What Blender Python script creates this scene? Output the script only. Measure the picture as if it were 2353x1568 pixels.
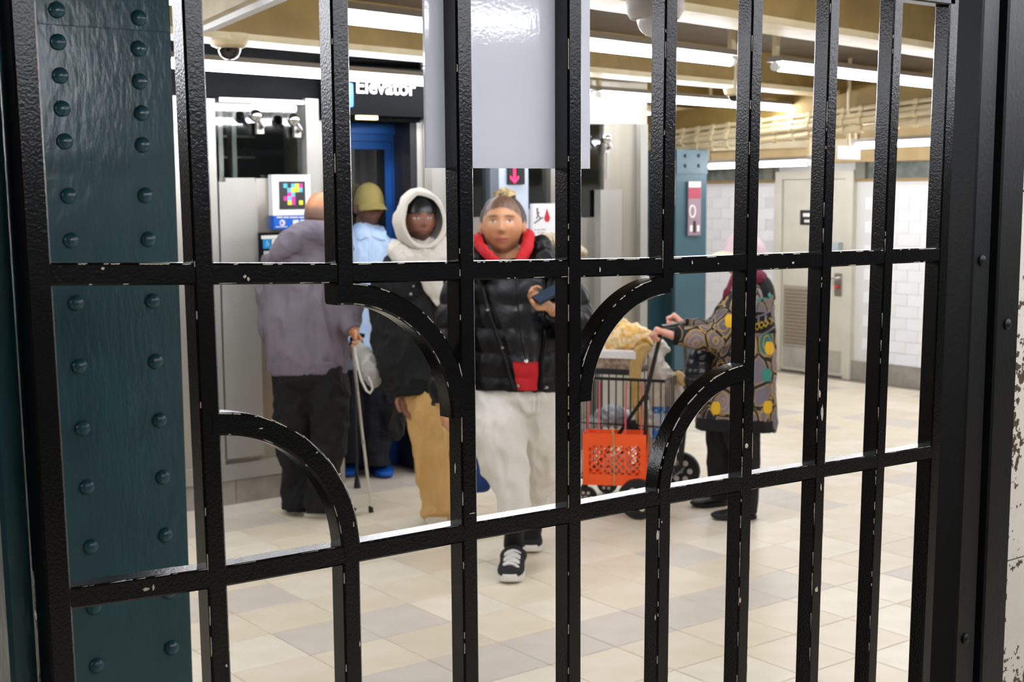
import bpy, bmesh, math, random
from mathutils import Vector, Matrix, noise
for o in list(bpy.data.objects): bpy.data.objects.remove(o)
scn = bpy.context.scene
col = scn.collection
rnd = random.Random(7)

# ---------------------------------------------------------------- camera
CAM_F, CX, CY = 3130.0, 1176.5, 784.0           # focal length and centre in pixels of the 2353 x 1568 frame
PITCH, ROLL, YAW, EYE = 0.1097, -0.0073, 0.9226, 1.645
FW = Vector((math.cos(YAW)*math.cos(PITCH), math.sin(YAW)*math.cos(PITCH), -math.sin(PITCH)))
_r = Vector((math.sin(YAW), -math.cos(YAW), 0)); _u = _r.cross(FW)
RT = _r*math.cos(ROLL) + _u*math.sin(ROLL)
UP = -_r*math.sin(ROLL) + _u*math.cos(ROLL)
CAM = Vector((0, 0, EYE))
cd = bpy.data.cameras.new('camera'); co = bpy.data.objects.new('camera', cd); col.objects.link(co)
cd.sensor_width = 36.0; cd.lens = CAM_F/2353*36.0
cd.clip_start = 0.05; cd.clip_end = 60
mr = Matrix((RT, UP, -FW)).transposed()
co.matrix_world = Matrix.Translation(CAM) @ mr.to_4x4()
cd.dof.use_dof = True; cd.dof.focus_distance = 1.75; cd.dof.aperture_fstop = 14.0
scn.camera = co

# ---------------------------------------------------------------- world and exposure (lamps are the ceiling tubes, built below)
w = bpy.data.worlds.new('station_air'); scn.world = w; w.use_nodes = True
w.node_tree.nodes['Background'].inputs[0].default_value = (0.9, 0.92, 1, 1)
w.node_tree.nodes['Background'].inputs[1].default_value = 0.02
vs = scn.view_settings
vs.view_transform = 'Standard'; vs.look = 'None'; vs.gamma = 1.0; vs.use_curve_mapping = False
vs.exposure = 2.03
TUBE_POWER = 13.5

# ---------------------------------------------------------------- helpers
def ray(px, py): return FW + RT*((px-CX)/CAM_F) + UP*((CY-py)/CAM_F)
def on_z(px, py, z=0.0): d = ray(px, py); return CAM + d*((z-EYE)/d.z)
def on_y(px, py, Y): d = ray(px, py); return CAM + d*(Y/d.y)
def on_x(px, py, X): d = ray(px, py); return CAM + d*(X/d.x)
def at(px, py, D): return CAM + ray(px, py)*D
def depth(p): return (Vector(p)-CAM).dot(FW)
def shot(p):
    v = Vector(p)-CAM; z = v.dot(FW)
    return CX+CAM_F*v.dot(RT)/z, CY-CAM_F*v.dot(UP)/z, z

def wloc(o):
    v = Vector((0, 0, 0))
    while o is not None: v += o.location; o = o.parent
    return v

def srgb(h):
    if isinstance(h, str):
        h = h.lstrip('#'); c = [int(h[i:i+2], 16)/255 for i in (0, 2, 4)]
    else: c = [x/255 for x in h]
    return tuple(((x/12.92) if x <= .04045 else ((x+.055)/1.055)**2.4) for x in c)

MATS = {}
def M(name, colr, rough=.5, metal=0., var=None, bump=None, coat=0., spec=.5, emit=None, trans=0., sheen=0., stretch=(1, 1, 1), alpha=1.):
    """procedural material: base colour with a noise variation (second colour, scale, sharpness) and noise bump (scale, distance)"""
    if name in MATS: return MATS[name]
    m = bpy.data.materials.new(name); m.use_nodes = True; nt = m.node_tree; N = nt.nodes; L = nt.links
    b = N['Principled BSDF']
    c = srgb(colr)
    b.inputs['Base Color'].default_value = (*c, 1); b.inputs['Roughness'].default_value = rough
    b.inputs['Metallic'].default_value = metal; b.inputs['Coat Weight'].default_value = coat; b.inputs['Coat Roughness'].default_value = .12
    b.inputs['Specular IOR Level'].default_value = spec
    b.inputs['Transmission Weight'].default_value = trans
    b.inputs['Sheen Weight'].default_value = sheen
    b.inputs['Alpha'].default_value = alpha
    if emit:
        b.inputs['Emission Color'].default_value = (*srgb(emit[0]), 1); b.inputs['Emission Strength'].default_value = emit[1]
    mp = None
    if var or bump:
        tc = N.new('ShaderNodeTexCoord'); mp = N.new('ShaderNodeMapping'); mp.inputs['Scale'].default_value = stretch
        L.new(tc.outputs['Object'], mp.inputs['Vector'])
    if var:
        n = N.new('ShaderNodeTexNoise'); n.inputs['Scale'].default_value = var[1]; n.inputs['Detail'].default_value = 5
        r = N.new('ShaderNodeValToRGB'); s = var[2] if len(var) > 2 else .2
        r.color_ramp.elements[0].position = .5-s; r.color_ramp.elements[1].position = .5+s
        r.color_ramp.elements[0].color = (*c, 1); r.color_ramp.elements[1].color = (*srgb(var[0]), 1)
        L.new(mp.outputs[0], n.inputs['Vector']); L.new(n.outputs['Fac'], r.inputs[0]); L.new(r.outputs[0], b.inputs['Base Color'])
    if bump:
        n = N.new('ShaderNodeTexNoise'); n.inputs['Scale'].default_value = bump[0]; n.inputs['Detail'].default_value = 3
        bp = N.new('ShaderNodeBump'); bp.inputs['Distance'].default_value = bump[1]; bp.inputs['Strength'].default_value = 1
        L.new(mp.outputs[0], n.inputs['Vector']); L.new(n.outputs['Fac'], bp.inputs['Height']); L.new(bp.outputs[0], b.inputs['Normal'])
    MATS[name] = m
    return m

class MB:
    def __init__(s): s.v = []; s.f = []
    def add(s, vs_, fs):
        o = len(s.v); s.v += [Vector(v) for v in vs_]; s.f += [tuple(o+i for i in f) for f in fs]; return s
    def box(s, a, b):
        x0, y0, z0 = (min(a[i], b[i]) for i in range(3)); x1, y1, z1 = (max(a[i], b[i]) for i in range(3))
        return s.add([(x0,y0,z0),(x1,y0,z0),(x1,y1,z0),(x0,y1,z0),(x0,y0,z1),(x1,y0,z1),(x1,y1,z1),(x0,y1,z1)],
                     [(3,2,1,0),(4,5,6,7),(0,1,5,4),(1,2,6,5),(2,3,7,6),(3,0,4,7)])
    def prism(s, poly, vec):
        """poly: list of 3D points (planar), extruded by vec"""
        n = len(poly); vec = Vector(vec); p = [Vector(q) for q in poly]
        return s.add(p+[q+vec for q in p], [tuple(range(n))[::-1], tuple(range(n, 2*n))]+[(i, (i+1) % n, n+(i+1) % n, n+i) for i in range(n)])
    def rings(s, rs, closed=False, cap=True):
        n = len(rs[0]); m = len(rs); o = []
        vs_ = [p for r in rs for p in r]
        for j in range(m if closed else m-1):
            k = (j+1) % m
            for i in range(n): o.append((j*n+i, j*n+(i+1) % n, k*n+(i+1) % n, k*n+i))
        if cap and not closed: o += [tuple(range(n))[::-1], tuple(range((m-1)*n, m*n))]
        return s.add(vs_, o)
    def tube(s, pts, r, n=8, closed=False):
        pts = [Vector(p) for p in pts]; m = len(pts); rs = []
        rad = r if isinstance(r, (list, tuple)) else [r]*m
        u = None
        for i, p in enumerate(pts):
            a = pts[(i-1) % m] if (closed or i > 0) else p; b = pts[(i+1) % m] if (closed or i < m-1) else p
            t = (b-a).normalized()
            if u is None:
                u = t.cross(Vector((0, 0, 1)));
                if u.length < 1e-3: u = t.cross(Vector((1, 0, 0)))
            u = (u - t*u.dot(t)).normalized(); v = t.cross(u)
            rs.append([p+(u*math.cos(2*math.pi*k/n)+v*math.sin(2*math.pi*k/n))*rad[i] for k in range(n)])
        return s.rings(rs, closed)
    def bar(s, a, b, w, d, wd=(1, 0, 0), ch=.0):
        """bar from a to b, width w along wd, depth d across, chamfer ch"""
        a, b = Vector(a), Vector(b); t = (b-a).normalized(); x = Vector(wd); x = (x-t*x.dot(t)).normalized(); y = t.cross(x)
        if ch <= 0: pr = [(-w/2,-d/2),(w/2,-d/2),(w/2,d/2),(-w/2,d/2)]
        else: pr = [(-w/2+ch,-d/2),(w/2-ch,-d/2),(w/2,-d/2+ch),(w/2,d/2-ch),(w/2-ch,d/2),(-w/2+ch,d/2),(-w/2,d/2-ch),(-w/2,-d/2+ch)]
        return s.rings([[p+x*q[0]+y*q[1] for q in pr] for p in (a, b)])
    def lathe(s, c, axis, prof, n=20):
        """prof: list of (radius, height along axis)"""
        c = Vector(c); ax = Vector(axis).normalized(); u = ax.orthogonal().normalized(); v = ax.cross(u)
        return s.rings([[c+ax*h+(u*math.cos(2*math.pi*k/n)+v*math.sin(2*math.pi*k/n))*max(r, 1e-5) for k in range(n)] for r, h in prof])
    def ball(s, c, r, n=14, m=9, ax=(0, 0, 1)):
        rr = r if isinstance(r, (tuple, list)) else (r, r, r); c = Vector(c); rs = []
        for j in range(m):
            th = math.pi*(j+.5)/m if 0 < j < m-1 else (.04 if j == 0 else math.pi-.04)
            rs.append([c+Vector((rr[0]*math.sin(th)*math.cos(2*math.pi*k/n), rr[1]*math.sin(th)*math.sin(2*math.pi*k/n), -rr[2]*math.cos(th))) for k in range(n)])
        return s.rings(rs)
    def mesh(s, name, off=Vector((0, 0, 0))):
        me = bpy.data.meshes.new(name); me.from_pydata([v-off for v in s.v], [], s.f)
        bm = bmesh.new(); bm.from_mesh(me); bmesh.ops.recalc_face_normals(bm, faces=bm.faces); bm.to_mesh(me); bm.free()
        return me
    def build(s, name, mat, parent=None, smooth=False):
        me = s.mesh(name, wloc(parent)); me.materials.append(mat)
        if smooth:
            for p in me.polygons: p.use_smooth = True
            try: me.set_sharp_from_angle(angle=math.radians(40))
            except Exception: pass
        o = bpy.data.objects.new(name, me); col.objects.link(o); o.parent = parent
        return o

def tag(o, label=None, cat=None, group=None, kind=None):
    if label: o['label'] = label
    if cat: o['category'] = cat
    if group: o['group'] = group
    if kind: o['kind'] = kind
    return o
def thing(name, loc, label, cat, group=None, kind=None):
    o = bpy.data.objects.new(name, None); o.empty_display_size = .1; col.objects.link(o); o.location = loc
    return tag(o, label, cat, group, kind)
def word(txt, size, origin, right, up, name, mat, parent, depth_=.002, bold=0.0, align='LEFT'):
    """flat lettering in a plane"""
    cu = bpy.data.curves.new('t', 'FONT'); cu.body = txt; cu.size = size; cu.extrude = depth_/2; cu.offset = bold; cu.align_x = align; cu.resolution_u = 3
    to = bpy.data.objects.new('t', cu); col.objects.link(to)
    dg = bpy.context.evaluated_depsgraph_get(); me = bpy.data.meshes.new_from_object(to.evaluated_get(dg))
    col.objects.unlink(to); bpy.data.objects.remove(to)
    r = Vector(right).normalized(); u = Vector(up).normalized(); n = r.cross(u)
    mt = Matrix((r, u, n)).transposed().to_4x4(); mt.translation = Vector(origin)-wloc(parent)
    me.transform(mt); me.materials.clear(); me.materials.append(mat); me.name = name
    o = bpy.data.objects.new(name, me); col.objects.link(o); o.parent = parent
    return o

# ---------------------------------------------------------------- materials
m_black = M('gate_black_gloss_paint', '#030405', .2, spec=.45, bump=(330, .00026), var=('#07080a', 40))
m_chip = M('cream_primer', '#cfc8b8', .7, var=('#a39c8c', 300))
m_teal = M('teal_gloss_paint', '#1b4853', .24, spec=.55, bump=(60, .0016), var=('#22535d', 9), stretch=(1, 1, .35))
m_teal2 = M('teal_paint_far_column', '#2f4f5a', .4, bump=(30, .001), var=('#365862', 5))
m_steel = M('brushed_stainless', '#b9b6ae', .33, .85, bump=(180, .0004), var=('#a39f96', 6), stretch=(1, 1, .06))
m_steel_l = M('pale_satin_steel', '#b4b3ae', .42, .55, bump=(90, .0005), var=('#a8a69f', 4), stretch=(1, 1, .2))
m_dark = M('dark_panel_and_shade', '#0b0c0e', .8, var=('#141516', 8), spec=.15)
m_cream = M('cream_beam_paint', '#cdbf9c', .5, bump=(40, .002), var=('#b8a780', 6))
m_ochre = M('ochre_beam_web', '#94793f', .6, bump=(30, .002), var=('#7d6530', 5))  # web colour, darker and yellower than the cream flange
m_conc = M('ceiling_plaster', '#6f6456', .8, bump=(60, .002), var=('#615647', 4))
m_white_tile = M('white_wall_tile', '#eeeef0', .22, var=('#e4e4e6', 3))
m_grout = M('wall_grout', '#d6d5d2', .8)
m_base = M('grey_stone_base', '#a09a90', .6, var=('#8b857b', 12))
m_doorp = M('beige_door_paint', '#cfcabb', .45, var=('#c4beae', 5), bump=(50, .0008))
m_white = M('white_enamel', '#e9eaec', .4)
m_plastic_g = M('grey_camera_plastic', '#b7aea6', .5)
m_blue = M('blue_elevator_paint', '#2763b4', .35, var=('#2e6dc2', 4), bump=(60, .0005))
m_chrome = M('chrome', '#e6e6e6', .08, 1.)
m_smoke = M('smoked_dome', '#0c0d0f', .08, spec=.8)
m_letter = M('white_lettering', '#e8e6df', .5)
m_glass = M('window_glass', '#e8f0f0', .03, trans=1., spec=.6)
m_glass.node_tree.nodes['Principled BSDF'].inputs['IOR'].default_value = 1.65
m_shaft = M('dark_shaft_wall', '#33393e', .7, var=('#454b50', 3))
m_wire = M('black_wire', '#0b0b0c', .4)
m_red = M('red_print', '#c3202c', .5)
m_bprint = M('blue_print', '#1668d8', .45)
m_blackp = M('black_print', '#101215', .5)

def glow(name, c, s):
    return M(name, '#ffffff', .5, emit=(c, s))
m_tube = glow('fluorescent_tube_glass', '#f4f7ff', TUBE_POWER)

# ================================================================ SETTING
CEIL = 2.56; BEAM = 2.315; LAMP = 2.235
WX = 9.42            # wall with the door
YF = 6.58            # elevator front
TX, TY, TS = 2.268, 4.507, .305   # floor grid

# floor: slab with single tiles
slab = MB().box((-4, -4, -.12), (WX+.1, 12.1, -.004)).build('floor', M('floor_grout', '#978d7e', .8))
tag(slab, 'station floor of cream and grey square tiles', None, None, 'structure')
ft = [M('floor_tile_cream', '#e6dcc6', .36, var=('#dccfb4', 5), bump=(140, .0005)), M('floor_tile_cream_pale', '#ebe3d0', .36, var=('#e0d6bf', 6), bump=(140, .0005)),
      M('floor_tile_grey', '#d4cbbd', .38, var=('#cbc2b4', 7), bump=(140, .0005)), M('floor_tile_sand', '#ddd1ba', .36, var=('#d6c9b0', 6), bump=(140, .0005))]
def tile_mb(cx, cy, mb):
    h = TS/2-.0016; e = .003
    mb.add([(cx-h,cy-h,-.012),(cx+h,cy-h,-.012),(cx+h,cy+h,-.012),(cx-h,cy+h,-.012),
            (cx-h,cy-h,-e*.5),(cx+h,cy-h,-e*.5),(cx+h,cy+h,-e*.5),(cx-h,cy+h,-e*.5),
            (cx-h+e,cy-h+e,0),(cx+h-e,cy-h+e,0),(cx+h-e,cy+h-e,0),(cx-h+e,cy+h-e,0)],
           [(0,1,5,4),(1,2,6,5),(2,3,7,6),(3,0,4,7),(4,5,9,8),(5,6,10,9),(6,7,11,10),(7,4,8,11),(8,9,10,11)])
tmesh = []
for m in ft:
    t = MB(); tile_mb(0, 0, t); me = t.mesh('floor_tile'); me.materials.append(m); tmesh.append(me)
cells = []
for i in range(-20, 24):
    for j in range(-28, 25):
        cx, cy = TX+(i+.5)*TS, TY+(j+.5)*TS
        if cx > WX-.05 or cy > 12: continue
        r = random.Random(i*977+j*31).random()
        k = 2 if (j in (-3,) and i < 6) or (j == 6 and i < 7) or (j == 5 and i < 3 and r < .8) or (i+j*2) % 13 == 0 and i > 3 and r < .6 else (2 if r < .05 else (3 if r < .2 else (1 if r < .55 else 0)))
        x, y, z = shot((cx, cy, 0))
        vis = z > .5 and -60 < x < 2320 and y < 1640 and cy < YF+.3
        if cx > 6.2 and z > .5 and 1480 < x < 2320: vis = True
        cells.append((z if vis else 99+cy, cx, cy, k))
cells.sort()
rest = [MB() for _ in ft]
for n, (z, cx, cy, k) in enumerate(cells):
    if n < 300 and z < 90:
        o = bpy.data.objects.new('floor_tile', tmesh[k]); col.objects.link(o); o.parent = slab; o.location = (cx, cy, 0)
    else: tile_mb(cx, cy, rest[k])
allrest = MB(); 
for k, r_ in enumerate(rest): allrest.add(r_.v, r_.f)
fo = allrest.build('floor_tiling', ft[0], slab); fo['kind'] = 'stuff'
for m in ft[1:]: fo.data.materials.append(m)
c0 = 0
for k, r_ in enumerate(rest):
    for p in fo.data.polygons[c0:c0+len(r_.f)]: p.material_index = k
    c0 += len(r_.f)

# ceiling and plain walls round the hall
tag(MB().box((-4, -4, CEIL), (WX+.1, 12.1, CEIL+.1)).build('ceiling', m_conc), 'brown grey plaster ceiling between the beams', None, None, 'structure')
tag(MB().box((-4.1, -4, 0), (-4, 12.1, CEIL)).build('wall_left', M('cream_wall', '#8d887c', .5)), 'plain grey wall', None, None, 'structure')
tag(MB().box((-4, 12, 0), (WX, 12.1, CEIL)).build('wall_back', M('back_wall_cream', '#d8d2c4', .5)), 'pale cream wall far behind the elevator', None, None, 'structure')
tag(MB().box((-4, -4.1, 0), (WX, -4, CEIL)).build('wall_front', M('dim_wall', '#4a4a48', .6)), 'plain dim wall', None, None, 'structure')

# wall with the door: tiles one by one
zt = 1.70
wr = MB().box((WX, -4, 0), (WX+.1, 12, CEIL)).build('wall_right', m_grout)
tag(wr, 'white tiled wall with grey stone base and stained band above', None, None, 'structure')
D0 = on_x(1958, 872, WX).y; D1 = on_x(1786, 850, WX).y         # door frame from D0 to D1
tw, th, z0 = .225, .1, .17
wtm = MB().box((-.006, -tw/2+.0015, .0015), (.0, tw/2-.0015, th-.0015)).mesh('wall_tile'); wtm.materials.append(m_white_tile)
nrest = MB(); cnt = 0
nrow = int((zt-z0)/th)
cand = []
for r_ in range(nrow):
    for q in range(-20, 60):
        y = 5.2+q*tw+(tw/2 if r_ % 2 else 0)
        if y < 0 or y > 11.8: continue
        if y+tw/2 > D0-.02 and y-tw/2 < D1+.02: continue
        sx, sy, sz = shot((WX, y, z0+r_*th))
        cand.append((0 if 1600 < sx < 2280 else 1, y, z0+r_*th))
cand.sort(key=lambda c: (c[0], c[1]))
for n, (s_, y, z) in enumerate(cand):
    if n < 300 and s_ == 0:
        o = bpy.data.objects.new('wall_tile', wtm); col.objects.link(o); o.parent = wr; o.location = (WX, y, z)
    else: nrest.box((WX-.006, y-tw/2+.0015, z+.0015), (WX, y+tw/2-.0015, z+th-.0015))
nrest.build('wall_tiling', m_white_tile, wr)['kind'] = 'stuff'
for a, b in ((-4, D0-.01), (D1+.01, 12)):
    MB().box((WX-.03, a, 0), (WX, b, z0-.004)).build('stone_base', m_base, wr)
    MB().box((WX-.02, a, zt+.005), (WX, b, zt+.03)).build('brown_trim', M('brown_trim_paint', '#9a7a48', .5), wr)
    MB().box((WX-.012, a, zt+.03), (WX, b, zt+.165)).build('stained_band', M('grey_green_stained_band', '#7d857e', .6, var=('#5c655f', 9, .12)), wr)
MB().box((WX-.24, -4, zt+.165), (WX, 12, CEIL)).build('soffit', M('soffit_paint', '#b59c6c', .6, var=('#9d8252', 4)), wr)
MB().box((WX-.27, -4, zt+.30), (WX-.24, 12, zt+.36)).build('soffit_ledge', m_cream, wr)

# door in it
dz = zt+.10
dr = thing('door_1', (WX, (D0+D1)/2, 0), 'beige steel service door with louvre grille in white tiled wall', None, None, 'structure')
fr = MB().box((WX-.05, D0-.01, 0), (WX+.0, D0+.07, dz)).box((WX-.05, D1-.07, 0), (WX, D1+.01, dz)).box((WX-.05, D0+.07, dz-.07), (WX, D1-.07, dz)).build('door_frame', m_doorp, dr)
MB().box((WX-.035, D0+.075, .02), (WX-.002, D1-.075, dz-.075)).build('door_leaf', m_doorp, dr)
def dY(px, py=650): return on_x(px, py, WX).y
def dZ(px, py): return on_x(px, py, WX).z
g0, g1, gz0, gz1 = dY(1905), dY(1812), dZ(1830, 790), dZ(1830, 661)
gr = MB().box((WX-.045, g0-.02, gz0-.02), (WX-.035, g1+.02, gz1+.02)).build('grille_plate', M('grille_back', '#a09a8c', .5), dr)
ns = 16
for i in range(ns):
    z = gz0+(i+.5)*(gz1-gz0)/ns
    MB().box((WX-.052, g0, z-.008), (WX-.045, g1, z+.006)).build('louvre_slat', M('louvre_brown', '#85745f', .5), gr)
MB().box((WX-.039, D0+.1, .05), (WX-.035, D1-.1, dZ(1830, 795))).build('kick_plate', M('kick_plate_grey', '#b5b1a6', .5, var=('#a09b8e', 7)), dr)
sgn = MB().box((WX-.041, dY(1872), dZ(1862, 517)), (WX-.035, dY(1843), dZ(1862, 483))).build('door_sign', m_blackp, dr)
MB().box((WX-.043, dY(1868), dZ(1862, 498)), (WX-.041, dY(1850), dZ(1862, 490))).build('sign_line', m_letter, sgn)
MB().box((WX-.043, dY(1868), dZ(1862, 511)), (WX-.041, dY(1853), dZ(1862, 505))).build('sign_line', m_letter, sgn)
hp = MB().box((WX-.04, dY(1941), dZ(1930, 680)), (WX-.035, dY(1924), dZ(1930, 628))).build('lock_plate', m_steel, dr)
hy, hz = dY(1933), dZ(1933, 640)
MB().tube([(WX-.04, hy, hz), (WX-.09, hy, hz), (WX-.09, hy+.1, hz)], .011).build('door_handle', m_chrome, dr, True)
MB().ball((WX-.06, hy, hz-.07), .018).build('lock_knob', m_red, dr, True)
MB().box((WX-.1, D0+.1, dZ(1930, 575)), (WX-.035, D0+.34, dZ(1930, 556))).build('door_closer', M('closer_grey', '#a8b4b6', .4), dr)
for yy in (D0-.13, D1+.05):
    b = MB().box((WX-.05, yy, zt+.03), (WX-.012, yy+.1, zt+.17)).build('junction_box', M('box_grey_green', '#79796c', .6), None)
    tag(b, 'small grey green wall box %s the beige door' % ('right of' if yy < D1 else 'left of'), 'wall box')

# ---------------------------------------------------------------- ceiling beams and lamps, set at a slight angle to the floor grid
AE = math.radians(9.8); E_ = Vector((math.cos(AE), math.sin(AE), 0)); E_N = Vector((-math.sin(AE), math.cos(AE), 0))
def clip_t(o, t0, t1, ymax=11.9):
    t1 = min(t1, (WX-.26-o.x)/E_.x); t0 = max(t0, (-3.95-o.x)/E_.x)
    return t0, t1
def beam(o, t0, t1, label):
    t0, t1 = clip_t(o, t0, t1); a = o+E_*t0; b = o+E_*t1
    base = Vector((a.x, a.y, BEAM)); t = thing('ceiling_beam', base, label, 'beam', 'cream ceiling beams')
    up = Vector((0, 0, 1))
    def slab_(n0, n1, zz0, zz1, nm, m):
        MB().prism([a+E_N*n0+up*(zz0-a.z), a+E_N*n1+up*(zz0-a.z), a+E_N*n1+up*(zz1-a.z), a+E_N*n0+up*(zz1-a.z)], b-a).build(nm, m, t)
    slab_(-.11, .11, BEAM, BEAM+.03, 'bottom_flange', m_cream)
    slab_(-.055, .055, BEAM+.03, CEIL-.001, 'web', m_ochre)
    return t
oA = on_z(470, 92, BEAM); oB = on_z(1560, 36, BEAM)
beam(oA, -6, 7.0, 'cream flanged ceiling beam with ochre web in front of the elevator')
beam(oB, -8, 7.0, 'nearer cream and ochre ceiling beam crossing at top right')
period = abs((oB-oA).dot(E_N))
beam(oA+E_N*period, 4.05, 7.2, 'short cream beam beyond the elevator corner')
beam(oB-E_N*period, -6, 5.5, 'cream beam overhead on this side of the gate')
beam(oB-E_N*period*2, -6, 7.0, 'cream beam overhead behind the viewpoint')

def lamp(o, t0, t1, label, power=m_tube, e=E_, n=E_N):
    a = o+e*t0; b = o+e*t1; z = o.z
    t = thing('fluorescent_lamp', (a+b)/2, label, 'ceiling lamp', 'fluorescent tube lamps'); up = Vector((0, 0, 1))
    hz0, hz1 = z+.028, z+.075
    MB().prism([a-n*.05+up*.024, a+n*.05+up*.024, a+n*.04+up*.05, a-n*.04+up*.05], b-a).build('housing', M('lamp_housing_paint', '#7d7468', .6), t)
    MB().prism([a-n*.012+up*.05, a+n*.012+up*.05, a+n*.012+up*(CEIL-z-.001), a-n*.012+up*(CEIL-z-.001)], e*.03).build('hanger', m_cream, t)
    MB().prism([b-n*.012+up*.05, b+n*.012+up*.05, b+n*.012+up*(CEIL-z-.001), b-n*.012+up*(CEIL-z-.001)], -e*.03).build('hanger', m_cream, t)
    MB().tube([a+e*.03, b-e*.03], .0205, 10).build('tube', power, t, True)
    for q, s in ((a, 1), (b, -1)):
        MB().tube([q, q+e*(.03*s)], .022, 8).build('socket', m_white, t, True)
    return t
l1 = on_y(470, 152, 5.75); l1.z = LAMP; l1 = on_z(470, 152, LAMP)
l2 = on_z(800, 42, LAMP)
s1 = lambda px, py: (on_z(px, py, LAMP)-l1).dot(E_)
s2 = lambda px, py: (on_z(px, py, LAMP)-l2).dot(E_)
e1 = s1(1870, 262); 
lamp(l1, -2.6, -.28, 'long white tube lamp left end of the row before the elevator')
lamp(l1, -5.1, -2.7, 'tube lamp hidden behind the teal column, far row')
lamp(l2, -5.6, -3.3, 'tube lamp hidden behind the teal column, near row')
lamp(l1, -.22, e1/2-.12, 'long white tube lamp over the elevator sign')
lamp(l1, e1/2-.06, e1, 'long white tube lamp right of the hanging white panel, lower row')
e2 = s2(1700, 141)
lamp(l2, -3.1, -.66, 'tube lamp of the upper row, left of the hanging panel')
lamp(l2, -.06, e2, 'tube lamp of the upper row, right of the hanging white panel')
lamp(l2, s2(1790, 152), s2(1790, 152)+2.3, 'tube lamp of the upper row, farthest right')
lp = (l1-l2).dot(E_N)
for k, q, a, b in ((1, 1, .6, 2.9), (2, 0, -2.2, .1), (2, 1, .4, 2.7), (3, 0, -2.6, -.3), (3, 1, .2, 2.5)):
    if True:
        lamp(l2-E_N*(lp*k), a, b, 'tube lamp overhead %s, %s of its row' % (('above the gate', 'behind the viewpoint', 'far behind the viewpoint')[k-1], 'first' if q == 0 else 'second'))
f0, f1 = at(1628, 386, 11.6), at(1862, 371, 10.2); fd = Vector((f1.x-f0.x, f1.y-f0.y, 0)); fl = fd.length; fd.normalize()
lamp(Vector((f0.x, f0.y, (f0.z+f1.z)/2)), 0, fl, 'tube lamp hung low near the service door', m_tube, fd, Vector((-fd.y, fd.x, 0)))
w0, w1 = at(1966, 344, 10.2), at(2262, 312, 9.0); wd_ = Vector((w1.x-w0.x, w1.y-w0.y, 0)); wl0 = wd_.length; wd_.normalize()
lamp(Vector((w0.x, w0.y, (w0.z+w1.z)/2)), 0, wl0, 'added tube lamp in place of a pale pipe right of the service door', m_tube, wd_, Vector((-wd_.y, wd_.x, 0)))  # lamp added where a pale pipe runs, to brighten the tiled wall
lamp(Vector((6.5, 10.4, 2.2)), 0, 2.4, 'added unseen tube lamp behind the elevator to light the wall', m_tube, Vector((1, 0, 0)), Vector((0, 1, 0)))  # unseen lamp added to light the far part of the tiled wall
lamp(Vector((7.6, 9.0, 2.3)), 0, 1.4, 'added short tube lamp beyond the far teal column to light the wall', m_tube, Vector((1, 0, 0)), Vector((0, 1, 0)))  # short fill lamp added for the wall past the column
lamp(Vector((WX-.95, 3.2, 2.08)), 0, 2.4, 'added tube lamp brightening the white tiled wall right of the door', m_tube, Vector((0, 1, 0)), Vector((-1, 0, 0)))  # extra lamp added to make the tiled wall whiter
# ================================================================ TEAL RIVETED COLUMN
YC = 3.2
cx0, cx1 = on_y(109, 697, YC).x, on_y(413, 697, YC).x
cm = (cx0+cx1)/2
colm = thing('riveted_column', (cm, YC+.16, 0), 'dark teal riveted steel column standing behind the left end of the gate', 'column')
MB().box((cx0, YC, 0), (cx1, YC+.022, CEIL)).build('front_flange', m_teal, colm)
MB().box((cm-.012, YC+.022, 0), (cm+.012, YC+.30, CEIL)).build('web', m_teal, colm)
MB().box((cx0, YC+.30, 0), (cx1, YC+.322, CEIL)).build('back_flange', m_teal, colm)
zs = on_y(230, 64, YC).z
MB().box((cx0, YC-.009, zs), (cx1-.004, YC, CEIL)).build('splice_plate', m_teal, colm)
rm = MB().lathe((0, 0, 0), (0, -1, 0), [(.0195, -.002), (.0195, .003), (.0175, .009), (.012, .0135), (.006, .0155), (0, .016)], 16).mesh('rivet')
for p in rm.polygons: p.use_smooth = True
rm.materials.append(m_teal)
for px, py in ((127,24),(133,97),(138,174),(142,250),(148,325),(157,450),(163,553),(175,697),(182,842),(190,985),(200,1120),(209,1257),(216,1396),(222,1530),
               (315,42),(317,112),(320,187),(325,260),(327,333),(333,449),(340,550),(350,692),(357,831),(366,966),(374,1097),(380,1230),(387,1360),(394,1489)):
    p = on_y(px, py, YC); o = bpy.data.objects.new('rivet', rm); col.objects.link(o); o.parent = colm
    o.location = (p.x-colm.location.x, YC-colm.location.y-(.009 if p.z > zs else 0), p.z)

# ================================================================ GATE
YG = 1.25
BD = .027            # bar depth
GY = YG+BD/2
def gl(px, py): p = on_y(px, py, YG); return Vector((p.x, GY, p.z))
barpx = [(67, 141), (456, 505.5), (787.5, 812.5), (1070, 1084), (1322, 1321.5), (1541, 1525), (1736, 1708.5), (1911, 1874), (2055, 2009), (2182, 2133)]
Z_TOP, Z_BOT = 1.93, .10
bars = []
for a, b in barpx:
    P, Q = gl(a, 300), gl(b, 1500 if a == 67 else 1450)
    f_ = lambda z, P=P, Q=Q: P.x+(Q.x-P.x)*(P.z-z)/(P.z-Q.z)
    bars.append(f_)
gate = thing('iron_gate', (bars[4](0), GY, 0), 'chipped glossy black iron gate with upright bars and quarter circle scrolls', 'gate')
upx = [(120, 631), (470, 630), (800, 629), (1070, 623), (1320, 617.5), (1540, 612), (1730, 603.5), (1890, 597.5), (2040, 590.5), (2175, 585)]
lpx = [(140, 1381), (500, 1329), (800, 1276), (1070, 1226), (1320, 1183), (1540, 1141), (1730, 1109), (1890, 1082), (2040, 1058), (2150, 1039)]
UR = [gl(*p) for p in upx]; LR = [gl(*p) for p in lpx]
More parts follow.
